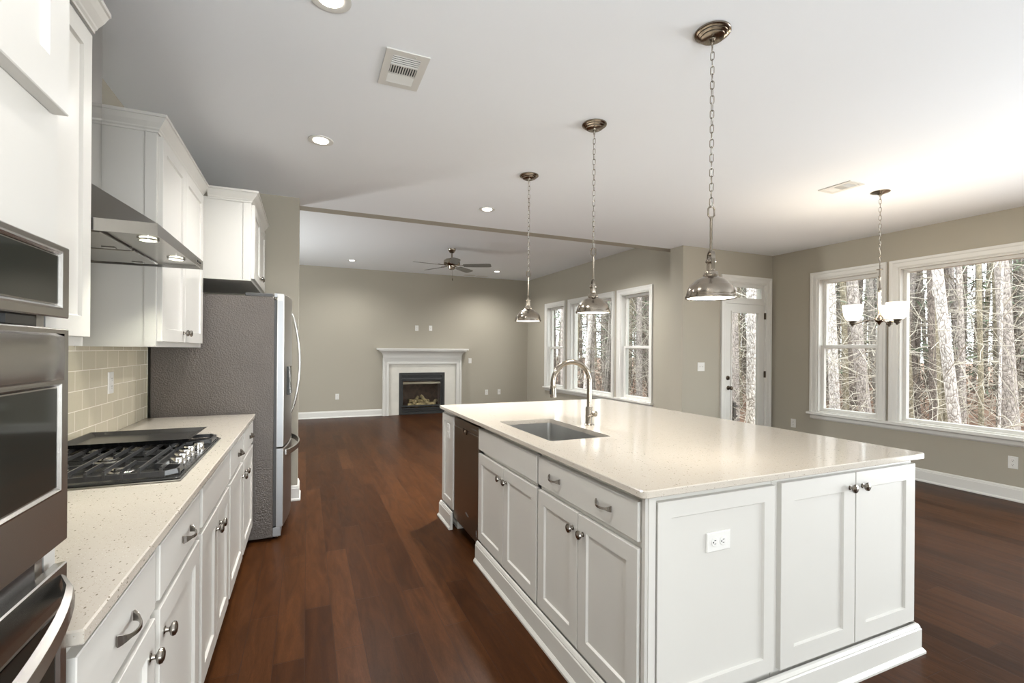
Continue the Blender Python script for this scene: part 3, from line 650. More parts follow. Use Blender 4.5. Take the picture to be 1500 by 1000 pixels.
# ---- refrigerator
fr = thing('refrigerator', (-.55, 4.24, 0), 'stainless french door refrigerator with textured grey sides', 'refrigerator')
ry0, ry1 = 3.792, 4.690
bm = bx(bm_(), -.94, -.216, ry0, ry1, .022, 1.742); obj('body', bm, FRIDGE, fr, bevel=.004)
def rdoor(nm, ya, yb, z0, z1, edge_near, parent=fr):
    bm = bm_(); yc = (ry0 + ry1) / 2; hw = (ry1 - ry0) / 2
    ys = [ya + (yb - ya) * i / 10 for i in range(11)]
    front = [Vector((-.152 + .040 * (1 - ((y - yc) / hw) ** 2), y, 0)) for y in ys]
    poly = [Vector((-.196, ya, 0))] + front + [Vector((-.196, yb, 0))]
    E = lambda k, z: [Vector((p.x - (k if p.x > -.19 else 0), p.y, z)) for p in poly]
    loops(bm, [E(.006, z0), E(0, z0 + .006), E(0, z1 - .006), E(.006, z1)])
    return obj(nm, bm, STEEL, parent)
rd1 = rdoor('door', ry0 + .001, 4.238, .668, 1.765, True); rd2 = rdoor('door', 4.244, ry1, .668, 1.765, False); rd3 = rdoor('freezer_drawer', ry0 + .001, ry1, .093, .655, True)
for (d_, za, zb) in ((rd1, .672, 1.715), (rd3, .097, .651)):
    obj('side_edge_panel', bx(bm_(), -.193, -.156, ry0 - .001, ry0 + .0008, za, zb), SILVER, d_, label='pale silver door edge')
obj('door_gasket', bx(bm_(), -.216, -.196, ry0 + .006, ry1 - .006, .10, 1.72), GASKET, fr)
obj('hinge_cover', bx(bm_(), -.40, -.225, ry0 + .005, ry0 + .10, 1.742, 1.765), GASKET, fr, bevel=.003); obj('hinge_cover', bx(bm_(), -.40, -.225, ry1 - .10, ry1 - .005, 1.742, 1.765), GASKET, fr, bevel=.003)
bm = bx(bm_(), -.215, -.172, ry0 + .012, ry0 + .05, 1.742, 1.768); obj('hinge', bm, SILVER, fr)
for yy, d_ in ((4.195, rd1), (4.287, rd2)):
    pts = []; rad = []
    for i in range(21):
        s = i / 20; k_ = math.sin(PI * s); pts.append((-.112 + .062 * k_ ** .7 - .004, yy, .86 + .80 * s)); rad.append(.010 if .06 < s < .94 else .007)
    obj('handle', tube(bm_(), pts, rad, 12), STEELH, d_, True)
rings = []
for i in range(21):
    s = i / 20; k_ = math.sin(PI * s) ** .6; y_ = 3.86 + .76 * s; x_ = -.152 + .040 * (1 - ((y_ - 4.241) / .45) ** 2) + .055 * k_
    rings.append([Vector((x_ - .004, y_, .592)), Vector((x_ + .008, y_, .594)), Vector((x_ + .008, y_, .632)), Vector((x_ - .004, y_, .634))])
obj('handle', loops(bm_(), rings), STEELH, rd3, bevel=.002)
bm = bm_(); hexa(bm, [Vector(p) for p in ((-.145, 3.90, 1.03), (-.115, 3.90, 1.03), (-.105, 4.09, 1.03), (-.145, 4.09, 1.03), (-.145, 3.90, 1.24), (-.122, 3.90, 1.24), (-.108, 4.09, 1.24), (-.145, 4.09, 1.24))]); dsp = obj('dispenser_panel', bm, BLACKG, rd1)
bm = bx(bm_(), -.135, -.112, 3.93, 3.98, 1.04, 1.06); obj('dispenser_tray', bm, SILVER, dsp)
obj('toe_grille', bx(bm_(), -.30, -.165, ry0 + .012, ry1 - .012, .022, .088), SILVER, fr, bevel=.004)
for yy in (ry0 + .05, ry1 - .05):
    for xx in (-.20, -.26, -.86): obj('levelling_foot', lathe(bm_(), [(.014, .001), (.016, .006), (.010, .010), (.010, .024), (0, .024)], (xx, yy, 0), 14), CHROME, fr, True)

# ------------------------------------------------------------------ island
XI, YI = 1.030, 1.272
FI = Fr((XI, 0, 0), YV, -XV); FE = Fr((0, YI, 0), XV, -YV)
bm = slab_poly(rounded_rect(1.0097, 2.6214, 1.2516, 3.8538, .022, 6), .888, .914)
top = obj('countertop', bm, QUARTZ, origin=(1.8, 2.55, .888)); tag(top, 'cream speckled quartz island countertop with a sink cutout', 'countertop')
cut = obj('cutter', slab_poly(rounded_rect(1.135, 1.507, 2.13, 2.838, .02, 4), .85, .95, .001), QUARTZ)
md = top.modifiers.new('b', 'BOOLEAN'); md.object = cut; md.operation = 'DIFFERENCE'; md.solver = 'EXACT'
bpy.context.view_layer.update(); dg = bpy.context.evaluated_depsgraph_get()
me = bpy.data.meshes.new_from_object(top.evaluated_get(dg)); top.modifiers.clear(); top.data = me
bpy.data.objects.remove(cut, do_unlink=True)
# sink
sk = thing('sink', (1.321, 2.484, .66), 'undermount stainless steel sink in the island countertop', 'sink')
bm = bm_(); S = lambda e, z: [Vector((x_, y_, z)) for x_, y_ in rounded_rect(1.131 + e, 1.511 - e, 2.126 + e, 2.842 - e, .02, 4)]
vs = [[bm.verts.new(p) for p in q] for q in (S(-.012, .8875), S(0, .8875), S(.004, .69), S(.02, .672), S(.02, .668), S(-.004, .69), S(-.012, .884))]
for i in range(len(vs)):
    A_, B_ = vs[i], vs[(i + 1) % len(vs)]; 
    if i == 3: continue
    for j in range(len(A_)): bm.faces.new((A_[j], A_[(j + 1) % len(A_)], B_[(j + 1) % len(A_)], B_[j]))
bm.faces.new(vs[3]); bm.faces.new(vs[4][::-1]); obj('basin', bm, SINKM, sk)
obj('drain', lathe(bm_(), [(.045, .6722), (.045, .675), (.035, .675), (.03, .6725), (0, .6725)], (1.33, 2.48, 0), 28), CHROME, sk, True)
# faucet
fc = thing('faucet', (1.61, 2.515, .914), 'tall brushed nickel gooseneck faucet beside the island sink', 'faucet')
fx, fy = 1.61, 2.515
obj('base', lathe(bm_(), [(.030, .9142), (.030, .918), (.025, .921), (.0235, .923), (.0235, 1.022), (.021, 1.026), (0, 1.026)], (fx, fy, 0), 28), NICKEL, fc, True)
pts = [(fx, fy, 1.02), (fx, fy, 1.08), (fx, fy, 1.16)]
R_ = .128
for i in range(1, 25):
    a_ = PI * i / 24 * 1.04; pts.append((fx - R_ + R_ * math.cos(a_), fy, 1.176 + R_ * math.sin(a_)))
obj('gooseneck', tube(bm_(), pts, .0155, 18), NICKEL, fc, True)
e = Vector(pts[-1]); dv = (Vector(pts[-1]) - Vector(pts[-2])).normalized()
sh = obj('spray_head', tube(bm_(), [e - dv * .004, e + dv * .001, e + dv * .03, e + dv * .066, e + dv * .068], [.0155, .0175, .0185, .0195, .016], 18), NICKEL, fc, True)
bm = bm_(); q_ = e + dv * .035; bx(bm, q_.x - .0225, q_.x - .014, fy - .008, fy + .008, q_.z - .014, q_.z + .018); obj('spray_button', bm, RUBBER, sh, bevel=.002)
hv = obj('handle_hub', tube(bm_(), [(fx + .010, fy - .012, .985), (fx + .028, fy - .034, .985), (fx + .030, fy - .037, .985)], [.017, .0175, .015], 20), NICKEL, fc, True)
obj('handle_lever', tube(bm_(), [(fx + .016, fy - .024, .984), (fx - .022, fy - .045, .979), (fx - .055, fy - .062, .976)], [.0065, .0055, .005], 12), NICKEL, hv, True)

IS_G = 'island base cabinets'
# end cabinet (far), dishwasher, sink cabinet, drawer cabinet, rear half
def isl(label, y0, y1, xa=XI + .0205, xb=1.655, x_t=.886):
    t_ = cabinet('island_cabinet', ((xa + xb) / 2, (y0 + y1) / 2, 0), label)
    obj('body', bx(bm_(), xa, xb, y0, y1, .10, x_t), CAB, t_); obj('toe_base', bx(bm_(), xa + .02, xb - .01, y0 + .003, y1 - .003, .001, .10), CAB, t_)
    return t_
i1 = isl('narrow white island cabinet at the far end beyond the dishwasher', 3.503, 3.828)
obj('decorative_panel', shaker(FI, 3.512, 3.822, .15, .858, rail=.055), CAB, i1)
i2 = isl('white island sink cabinet beside the dishwasher', 2.062, 2.933, x_t=.66)
bm = bm_(); bx(bm, XI + .0205, 1.10, 2.062, 2.933, .66, .886); bx(bm, XI + .0205, 1.655, 2.062, 2.10, .66, .886); bx(bm, XI + .0205, 1.655, 2.87, 2.933, .66, .886); obj('upper_frame', bm, CAB, i2)
drawer(FI, 2.075, 2.925, .727, .862, i2, nm='false_drawer'); door(FI, 2.075, 2.496, .142, .702, i2, (2.455, .632)); door(FI, 2.502, 2.925, .142, .702, i2, (2.543, .632))
i3 = isl('white island corner cabinet with one wide drawer, two pulls and two doors', 1.2925, 2.060)
drawer(FI, 1.305, 2.056, .727, .862, i3, [1.50, 1.885]); door(FI, 1.305, 1.688, .142, .702, i3, (1.650, .630)); door(FI, 1.694, 2.056, .142, .702, i3, (1.730, .630))
obj('end_panel', shaker(FE, 1.088, 1.654, .15, .862, rail=.058), CAB, i3); obj('corner_post', bx(bm_(), XI + .008, 1.082, 1.2755, 1.2925, .12, .886), CAB, i3)
obj('corner_bead', bx(bm_(), XI + .020, 1.060, 1.2715, 1.2757, .14, .884), CAB, i3)
i4 = isl('white island cabinet on the seating side with two tall doors facing the camera', 1.2925, 3.828, 1.657, 2.578)
door(FE, 1.688, 2.140, .142, .866, i4, (2.103, .805), rail=.075); door(FE, 2.146, 2.575, .142, .866, i4, (2.186, .805), rail=.07)
dw = thing('dishwasher', (1.33, 3.218, 0), 'dark stainless dishwasher built into the island', 'dishwasher')
obj('tub', bx(bm_(), 1.062, 1.64, 2.945, 3.492, .10, .872), GASKET, dw)
FD = Fr((1.036, 0, 0), YV, -XV)
obj('door_panel', slab(FD, 2.944, 3.496, .098, .800, .024), DARKSTEEL, dw)
cpn = obj('control_strip', slab(FD, 2.944, 3.496, .804, .866, .026), DARKSTEEL, dw)
bm = bm_()
for i in range(6): fb(bm, FD, 2.98 + .02 * i, 2.988 + .02 * i, .832, .838, 0, .0006); 
obj('control_marks', bm, SILVER, cpn)
bm = bm_(); HF = lambda e, v, n: FD.P(3.22 + e, v, n)
vs = [HF(-.045, .812, .001), HF(.045, .812, .001), HF(.03, .775, .001), HF(-.03, .775, .001)]; vi = [HF(-.035, .806, .0012), HF(.035, .806, .0012), HF(.02, .785, .0012), HF(-.02, .785, .0012)]
loops(bm, [vs, [v + Vector((-.005, 0, 0)) for v in vs], [v + Vector((-.005, 0, 0)) for v in vi], vi]); obj('pocket_handle', bm, NICKEL, cpn)
bm = bm_(); bx(bm, 1.12, 1.60, 2.945, 3.492, .004, .098); obj('kick_plate', bm, BLACK, dw)
dp = [c for c in dw.children if c.name.startswith('door_panel')][0]
bm = bm_(); loops(bm, [[FD.P(u_, v_ - h_, .0002), FD.P(u_, v_ + h_, .0002), FD.P(u_, v_ + h_, .0010), FD.P(u_, v_ - h_, .0010)] for u_, v_, h_ in ((3.215, .219, .001), (3.20, .224, .006), (3.185, .221, .007), (3.17, .217, .006), (3.155, .214, .004), (3.14, .216, .001))]); obj('logo', bm, SILVER, dp)
bm = bm_(); fb(bm, FD, 2.965, 2.985, .15, .165, 0, .0008); fb(bm, FD, 2.965, 2.985, .17, .176, 0, .0008); fb(bm, FD, 2.965, 2.985, .135, .143, 0, .0008); obj('badge', bm, SILVER, dp)
bm = fb(bm_(), FD, 3.42, 3.475, .846, .851, 0, .0006); obj('logo', bm, SILVER, cpn)
# base moulding round the island, stopping at the dishwasher
PL = [(0, 0), (.030, 0), (.030, .010), (.020, .024), (.018, .024), (.018, .108), (.014, .113), (.014, .118), (.008, .130), (0, .132)]
ib = obj('island_base_moulding', sweep(bm_(), [(x_, y_, .0005) for x_, y_ in ((1.0300, 2.928), (1.0300, 1.271), (2.580, 1.271), (2.580, 3.832), (1.0300, 3.832), (1.0300, 3.508))], PL, ZV, side=1), CAB, origin=(1.8, 2.55, 0))
tag(ib, 'white baseboard moulding wrapped round the foot of the island', 'moulding')

# ------------------------------------------------------------------ outlets and switches
def plate(F, u, v, label, kind='outlet', group=None, w_=.07, h_=.115, n0=0, rot=False):
    nm = {'outlet': 'wall_outlet', 'switch': 'light_switch', 'blank': 'wall_plate'}[kind]
    t_ = thing(nm, F.P(u, v, n0 + .0005), label, 'outlet' if kind == 'outlet' else ('switch' if kind == 'switch' else 'wall plate'), group)
    if rot: w_, h_ = h_, w_
    b_ = bm_(); E = lambda e, n: [F.P(u - w_ / 2 + e, v - h_ / 2 + e, n), F.P(u + w_ / 2 - e, v - h_ / 2 + e, n), F.P(u + w_ / 2 - e, v + h_ / 2 - e, n), F.P(u - w_ / 2 + e, v + h_ / 2 - e, n)]
    loops(b_, [E(0, n0 + .0005), E(0, n0 + .003), E(.003, n0 + .006)]); obj('cover_plate', b_, PLATE, t_)
    G = Fr((0, 0, 0), F.U, F.V, F.N)
    if kind == 'outlet':
        for s in (-1, 1):
            cu, cv = (u + s * .020, v) if rot else (u, v + s * .020)
            b_ = bm_(); lathe(b_, [(.0165, 0), (.0165, .0015), (.0155, .002), (0, .002)], F.P(cu, cv, n0 + .006), 20, G); so = obj('socket', b_, PLATE, t_)
            b_ = bm_()
            for du in (-.006, .006):
                if rot: fb(b_, F, cu - .004, cu + .004, cv + du - .0012, cv + du + .0012, n0 + .0078, n0 + .0085)
                else: fb(b_, F, cu + du - .0012, cu + du + .0012, cv - .002, cv + .006, n0 + .0078, n0 + .0085)
            lathe(b_, [(.0028, .0018), (.0028, .0025), (0, .0025)], F.P(cu - (.009 if rot else 0), cv - (0 if rot else .009), n0 + .006), 10, G); obj('socket_holes', b_, SLOT, so)
    elif kind == 'switch':
        k_ = 2 if w_ > .1 else 1
        for s in ([-.023, .023] if k_ == 2 else [0]):
            b_ = bm_(); fb(b_, F, u + s - .005, u + s + .005, v - .012, v + .012, n0 + .006, n0 + .0075); sw = obj('switch_plate_slot', b_, PLATE, t_); b_ = fb(bm_(), F, u + s - .003, u + s + .003, v, v + .008, n0 + .0075, n0 + .016); obj('toggle', b_, PLATE, sw)
    else:
        b_ = bm_(); lathe(b_, [(.005, 0), (.005, .004), (0, .004)], F.P(u, v, n0 + .006), 12, G); obj('port', b_, SLOT, t_)
    return t_
plate(FFar, .562, .418, 'low white outlet on the far wall left of the fireplace')
plate(FFar, 2.150, 1.83, 'left of two white plates above the mantel')
plate(FFar, 2.448, 1.835, 'right of two white plates above the mantel, with a dark port', 'blank')
plate(FFar, 3.345, 1.132, 'single white switch plate just right of the mantel', 'switch')
plate(FFar, 3.745, .420, 'low white outlet on the far wall, nearer the fireplace of the two', 'outlet')
plate(FFar, 4.050, .420, 'low white plate on the far wall, nearer the windows of the two', 'blank')
plate(FNk, 4.755, 1.175, 'white double switch plate left of the glazed door', 'switch', w_=.12)
plate(FRt, 4.415, .412, 'white outlet between the glazed door and the nook windows')
plate(FRt, 2.225, .357, 'white outlet below the picture window above the baseboard')
plate(FE, 1.368, .690, 'white horizontal outlet on the island end panel', rot=True, n0=-.009)
plate(FI, 3.665, .73, 'small outlet on the narrow far island panel', n0=-.009, w_=.066)
plate(FL, 3.15, 1.185, 'white outlet on the tile backsplash', n0=.009)

# ------------------------------------------------------------------ ceiling fixtures
def downlight(x, y, z, label, power=30):
    t_ = thing('recessed_downlight', (x, y, z - .001), label, 'ceiling light')
    b_ = bm_(); R0, R1 = .078, .047
    lathe(b_, [(R1, -.002), (R0 - .006, -.008), (R0, -.006), (R0, -.001), (R1, -.001)], (x, y, z), 36)
    obj('trim_ring', b_, TRIM, t_, True)
    b_ = bm_(); lathe(b_, [(R1 - .001, -.0015), (R1 - .001, -.0075), (R1 - .014, -.011), (0, -.0125)], (x, y, z), 36); obj('lamp', b_, CANL, t_, True)
    l_ = light('downlight_lamp', 'SPOT', (0, 0, -.02), power, (1, .98, .95), spot_size=math.radians(150), spot_blend=1.0, shadow_soft_size=.05); l_.parent = t_
    return t_
downlight(.075, 1.985, ZK, 'recessed ceiling light at the top edge, nearest the camera', 66)
downlight(.074, 3.362, ZK, 'recessed ceiling light over the aisle in front of the refrigerator', 95)
downlight(1.595, 4.330, ZK, 'recessed ceiling light between the pendants and the family room header', 360)
downlight(.075, .60, ZK, 'added fill light in the ceiling over the camera, just outside the photo', 10)  # unseen lamp added to light the cabinet fronts along the aisle
for k_ in (0, 1): downlight((.75, 3.6)[k_], 6.0, ZF, ('left', 'right')[k_] + ' fill light added out of view in the family room just behind the header', (200, 260)[k_])  # two hidden lamps added to brighten the family room
downlight(.747, 9.185, ZF, 'recessed ceiling light in the family room left of the fan', 80)
downlight(3.608, 9.181, ZF, 'recessed ceiling light in the family room right of the fan', 150)

def vent(x0, x1, y0, y1, z, label, sections=3):
    t_ = thing('ceiling_vent', ((x0 + x1) / 2, (y0 + y1) / 2, z - .001), label, 'air vent')
    F = Fr((0, 0, z - .001), XV, -ZV, YV); m_ = .036
    b_ = bm_(); ringf(b_, F, x0, x1, y0, y1, m_, 0, .006); obj('frame', b_, TRIM, t_)
    obj('duct_shade', fb(bm_(), F, x0 + m_, x1 - m_, y0 + m_, y1 - m_, .0001, .0008), DUCT, t_)  # dark sheet painting the shade inside the duct behind the slats
    L_ = (y1 - y0 - 2 * m_); ya = y0 + m_
    b_ = bm_()
    for k in (1, 2): fb(b_, F, x0 + m_, x1 - m_, ya + L_ * k / 3 - .004, ya + L_ * k / 3 + .004, .0008, .006)
    nx = 11
    for i in range(nx):
        xx = x0 + m_ + (x1 - x0 - 2 * m_) * (i + .5) / nx; fb(b_, F, xx - .0022, xx + .0022, ya + L_ / 3 + .004, ya + 2 * L_ / 3 - .004, .0008, .006)
    for s in (0, 2):
        for i in range(5):
            yy = ya + L_ * s / 3 + L_ / 3 * (i + .5) / 5; e0, e1 = ((-.002, -.0005) if s == 0 else (-.006, .004))
            hexa(b_, [F.P(x0 + m_, yy + e0, .001), F.P(x1 - m_, yy + e0, .001), F.P(x1 - m_, yy + e0 + .001, .001), F.P(x0 + m_, yy + e0 + .001, .001), F.P(x0 + m_, yy + e1, .007), F.P(x1 - m_, yy + e1, .007), F.P(x1 - m_, yy + e1 + .001, .007), F.P(x0 + m_, yy + e1 + .001, .007)])
    obj('louvres', b_, TRIM, t_)
    obj('damper_lever', tube(bm_(), [F.P((x0 + x1) / 2 + .03, y0 + .02, .006), F.P((x0 + x1) / 2 + .035, y0 + .008, .016)], .002, 8), TRIM, t_)
    return t_
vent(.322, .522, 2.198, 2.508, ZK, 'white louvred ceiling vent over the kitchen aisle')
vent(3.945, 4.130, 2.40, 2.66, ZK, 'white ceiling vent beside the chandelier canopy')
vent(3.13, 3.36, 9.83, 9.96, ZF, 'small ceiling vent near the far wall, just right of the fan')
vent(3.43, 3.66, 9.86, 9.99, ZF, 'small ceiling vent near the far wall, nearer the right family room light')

def link(bm, c, L, wd, r, ang):
    pts = []; a_ = L / 2 - wd / 2; d_ = Vector((math.cos(ang), math.sin(ang), 0))
    for i in range(7): t = PI * i / 6; pts.append(c + d_ * (wd / 2 * math.cos(t)) + ZV * (a_ + wd / 2 * math.sin(t)))
    for i in range(7): t = PI + PI * i / 6; pts.append(c + d_ * (wd / 2 * math.cos(t)) + ZV * (-a_ + wd / 2 * math.sin(t)))
    tube(bm, pts, r, 6, True)
def chain(bm, x, y, z0, z1, L=.036, wd=.015, r=.0017, a0=.6):
    pitch = L - 2.6 * r; n = max(1, round((z0 - z1) / pitch)); pitch = (z0 - z1) / n
    for i in range(n): link(bm, Vector((x, y, z0 - pitch * (i + .5))), L, wd, r, a0 + (PI / 2) * (i % 2) + random.uniform(-.25, .25))
def pendant(y, label, first=None):
    x = 1.585; L0 = (x, y, ZK)
    t_ = thing('pendant_light', L0, label, 'pendant light', 'pendants over the island')
    obj('canopy', lathe(bm_(), [(.074, 0), (.074, -.006), (.070, -.010), (.062, -.012), (.062, -.016), (.055, -.020), (.050, -.021), (.050, -.026), (.044, -.029), (.012, -.029), (.010, -.034), (.010, -.040), (0, -.040)], (x, y, ZK - .0005), 40), NICKEL, t_, True)
    bm = bm_(); link(bm, Vector((x, y, ZK - .050)), .030, .014, .0022, .4); chain(bm, x, y, ZK - .056, 1.998); obj('chain', bm, NICKEL, t_, True)
    bm = bm_(); pts = []
    for i in range(41): s = i / 40; zz = ZK - .04 - s * (ZK - .04 - 1.99); pts.append((x + .004 * math.sin(s * 60), y + .004 * math.cos(s * 60), zz))
    obj('power_cord', tube(bm, pts, .0016, 6), PLATE, t_, True)
    bm = bm_(); wq, hq = .026, .046
    pts = [Vector((x + a_ * .918, y - a_ * .396, z_)) for a_, z_ in ((-.007, 1.992), (.007, 1.992), (.013, 1.984), (.013, 1.956), (.007, 1.948), (-.007, 1.948), (-.013, 1.956), (-.013, 1.984))]
    tube(bm, pts, .0038, 8, True); obj('loop', bm, NICKEL, t_, True)
    obj('stem', lathe(bm_(), [(0, 1.952), (.006, 1.950), (.0072, 1.944), (.0058, 1.938), (.0055, 1.80), (.0055, 1.795), (0, 1.795)], (x, y, 0), 16), NICKEL, t_, True)
    # yoke bracket hugging the socket
    F = Fr((x, y, 0), (.918, -.396, 0), (-.396, -.918, 0)); bm = bm_()
    sec = [(-.013, .712), (-.0195, .770), (-.017, .785), (-.010, .796), (0, .801), (.010, .796), (.017, .785), (.0195, .770), (.0195, .712)]
    rings = []
    for s_ in range(13):
        a_ = PI * s_ / 12; nn = .024 * math.cos(a_); zz = 1.768 + .036 * math.sin(a_) ** .8
        if s_ == 0: rings.append([F.P(-.008, 1.722, .0245), F.P(.008, 1.722, .0245), F.P(.008, 1.722, .0205), F.P(-.008, 1.722, .0205)])
        rings.append([F.P(-.008, zz, nn + .0022 * math.cos(a_)), F.P(.008, zz, nn + .0022 * math.cos(a_)), F.P(.008, zz - .003 * math.sin(a_), nn - .0022 * math.cos(a_)), F.P(-.008, zz - .003 * math.sin(a_), nn - .0022 * math.cos(a_))])
    rings.append([F.P(-.008, 1.722, -.0245), F.P(.008, 1.722, -.0245), F.P(.008, 1.722, -.0205), F.P(-.008, 1.722, -.0205)])
    loops(bm, rings); obj('yoke', bm, NICKEL, t_, True)
    sock = obj('socket_cover', lathe(bm_(), [(0, 1.776), (.010, 1.776), (.013, 1.771), (.019, 1.767), (.0225, 1.760), (.021, 1.752), (.0165, 1.748), (.0165, 1.718), (.019, 1.716), (.019, 1.713), (0, 1.713)], (x, y, 0), 28), NICKEL, t_, True)
    prof = [(.0, 1.714), (.026, 1.714), (.028, 1.711), (.028, 1.705), (.031, 1.702), (.031, 1.694), (.034, 1.692), (.036, 1.690), (.048, 1.686), (.064, 1.676), (.078, 1.661), (.080, 1.659), (.084, 1.657), (.093, 1.640), (.098, 1.622), (.0985, 1.612), (.103, 1.611), (.104, 1.606), (.104, 1.600), (.101, 1.599), (.099, 1.604), (.095, 1.612), (.089, 1.638), (.075, 1.657), (.060, 1.671), (.03, 1.684), (0, 1.686)]
    shd = obj('lamp_shade', lathe(bm_(), prof, (x, y, 0), 48), NICKEL, t_, True)
    obj('glass_diffuser', lathe(bm_(), [(0, 1.608), (.0955, 1.608), (.0965, 1.6035), (.06, 1.6025), (0, 1.602)], (x, y, 0), 40), SHADE_IN, t_, True)
    l_ = light('pendant_lamp', 'SPOT', (0, 0, 1.590 - ZK), 12, (1, .92, .80), spot_size=math.radians(150), spot_blend=.7, shadow_soft_size=.07); l_.parent = t_
    return t_
pendant(1.532, 'nickel dome pendant nearest the camera, largest of the three over the island')
pendant(2.443, 'middle nickel dome pendant over the island, above the faucet')
pendant(3.362, 'farthest and smallest nickel dome pendant over the island')

# chandelier
hx_, hy_ = 4.462, 2.471
ch = thing('chandelier', (hx_, hy_, ZK), 'three-light nickel chandelier with frosted glass shades in the nook', 'chandelier')
obj('canopy', lathe(bm_(), [(.070, 0), (.070, -.003), (.055, -.010), (.030, -.016), (.012, -.026), (.009, -.036), (0, -.036)], (hx_, hy_, ZK - .0005), 36), NICKEL, ch, True)
bm = bm_(); chain(bm, hx_, hy_, ZK - .030, 2.12, .040, .018, .002); obj('chain', bm, NICKEL, ch, True)
obj('power_cord', tube(bm_(), [(hx_ + .004 * math.sin(i), hy_ + .004 * math.cos(i * 1.3), ZK - .03 - i * .0153) for i in range(41)], .0018, 6), PLATE, ch, True)
obj('centre_column', lathe(bm_(), [(0, 2.122), (.004, 2.118), (.004, 2.086), (.024, 2.084), (.024, 2.080), (.006, 2.076), (.006, 2.03), (.012, 2.02), (.006, 2.0), (.006, 1.93), (.013, 1.92), (.015, 1.90), (.010, 1.88), (.010, 1.70), (.016, 1.69), (.030, 1.672), (.034, 1.655), (.030, 1.64), (.014, 1.628), (.010, 1.612), (0, 1.606)], (hx_, hy_, 0), 28), NICKEL, ch, True)
for k_, (al, af) in enumerate(((-.162, .091), (.002, -.186), (.160, .095))):
    lx, ly = hx_ + al * .918 + af * .396, hy_ - al * .396 + af * .918; dd = Vector((lx - hx_, ly - hy_, 0)).normalized()
    p0 = Vector((hx_, hy_, 1.656)) + dd * .028; p1 = Vector((lx, ly, 1.622))
    pts = [p0, p0.lerp(p1, .4) + ZV * .006, p0.lerp(p1, .8) + ZV * -.002, p1 - dd * .01, p1 + ZV * .004]
    arm = obj('arm', tube(bm_(), pts, .0055, 10), NICKEL, ch, True)
    obj('lamp_cup', lathe(bm_(), [(0, 1.600), (.010, 1.602), (.010, 1.612), (.022, 1.620), (.024, 1.640), (.032, 1.648), (.032, 1.654), (0, 1.654)], (lx, ly, 0), 24), BRONZE, arm, True)
    obj('glass_shade', lathe(bm_(), [(0, 1.648), (.038, 1.648), (.054, 1.664), (.066, 1.695), (.073, 1.74), (.077, 1.785), (.074, 1.785), (.069, 1.74), (.061, 1.697), (.050, 1.670), (0, 1.657)], (lx, ly, 0), 32), OPAL, arm, True, label='frosted white glass shade')
    l_ = light('chandelier_lamp', 'POINT', (lx - hx_, ly - hy_, 1.82 - ZK), 7, (1, .84, .64), shadow_soft_size=.05); l_.parent = ch

# ceiling fan
qx, qy = 2.14, 7.44
fn = thing('ceiling_fan', (qx, qy, ZF), 'five-blade nickel and grey ceiling fan in the family room', 'ceiling fan')
obj('canopy', lathe(bm_(), [(.065, 0), (.065, -.008), (.058, -.03), (.035, -.065), (.018, -.072), (0, -.072)], (qx, qy, ZF - .0005), 32), NICKEL, fn, True)
obj('downrod', lathe(bm_(), [(0, 2.94), (.013, 2.94), (.013, 2.86), (.03, 2.855), (.03, 2.84), (0, 2.84)], (qx, qy, 0), 20), NICKEL, fn, True)
mo = obj('motor_housing', lathe(bm_(), [(0, 2.848), (.05, 2.846), (.10, 2.836), (.126, 2.816), (.132, 2.80), (.132, 2.755), (.124, 2.742), (.085, 2.730), (.06, 2.725), (.055, 2.70), (.045, 2.675), (.020, 2.665), (0, 2.664)], (qx, qy, 0), 40), NICKEL, fn, True)
for i in range(5):
    an = math.radians(-28 + 72 * i); dd = Vector((math.cos(an), math.sin(an), 0)); ss = Vector((-dd.y, dd.x, 0)); c0 = Vector((qx, qy, 2.728))
    bm = bm_(); rings = []
    for (r_, w_) in ((.19, .045), (.22, .056), (.40, .064), (.58, .068), (.62, .062), (.64, .045)):
        pc = c0 + dd * r_; tilt = ZV * (w_ * -.21)
        rings.append([pc - ss * w_ - tilt, pc + ss * w_ + tilt, pc + ss * w_ + tilt + ZV * .006, pc - ss * w_ - tilt + ZV * .006])
    loops(bm, rings); bl = obj('blade', bm, FANB, fn)
    bm = bm_(); p_ = c0 + dd * .10; tube(bm, [p_ + ZV * .012, c0 + dd * .15 + ZV * .004, c0 + dd * .235 + ZV * .008], [.012, .011, .022], 8, flat=.35); obj('blade_bracket', bm, NICKEL, bl, True)
obj('pull_chain', lathe(bm_(), [(0, 2.664), (.0016, 2.664), (.0016, 2.53), (.007, 2.526), (.008, 2.505), (.004, 2.49), (0, 2.49)], (qx + .012, qy, 0), 10), BRONZE, fn, True)

# ------------------------------------------------------------------ fireplace
mt = thing('fireplace_mantel', (2.28, 10.0, 0), 'white mantelpiece with stone surround on the far wall', 'fireplace mantel')
YS = YF - .002
SH = [(1.335, 3.30)]
obj('mantel_shelf', bx(bm_(), 1.315, 3.255, YF - .20, YS, 1.362, 1.396), TRIM, mt, bevel=.004)
bm = bm_(); prof = [(0, 0), (.004, 0), (.010, .03), (.03, .06), (.07, .085), (.085, .092), (.085, .115), (0, .115)]
sweep(bm, [(1.445, YS, 1.246), (1.445, YF - .10, 1.246), (3.125, YF - .10, 1.246), (3.125, YS, 1.246)], prof, ZV, side=1)
obj('bed_moulding', bm, TRIM, mt)
bm = bm_(); bx(bm, 1.447, 3.123, YF - .102, YS, 1.19, 1.362); obj('frieze', bm, TRIM, mt)
def uframe(bm, xa, xb, zt, w_, ya, yb):
    bx(bm, xa, xa + w_, ya, yb, .0, zt); bx(bm, xb - w_, xb, ya, yb, .0, zt); bx(bm, xa + w_, xb - w_, ya, yb, zt - w_, zt)
bm = bm_(); uframe(bm, 1.44, 3.13, 1.19, .125, YF - .075, YS); obj('pilaster_frame', bm, TRIM, mt)
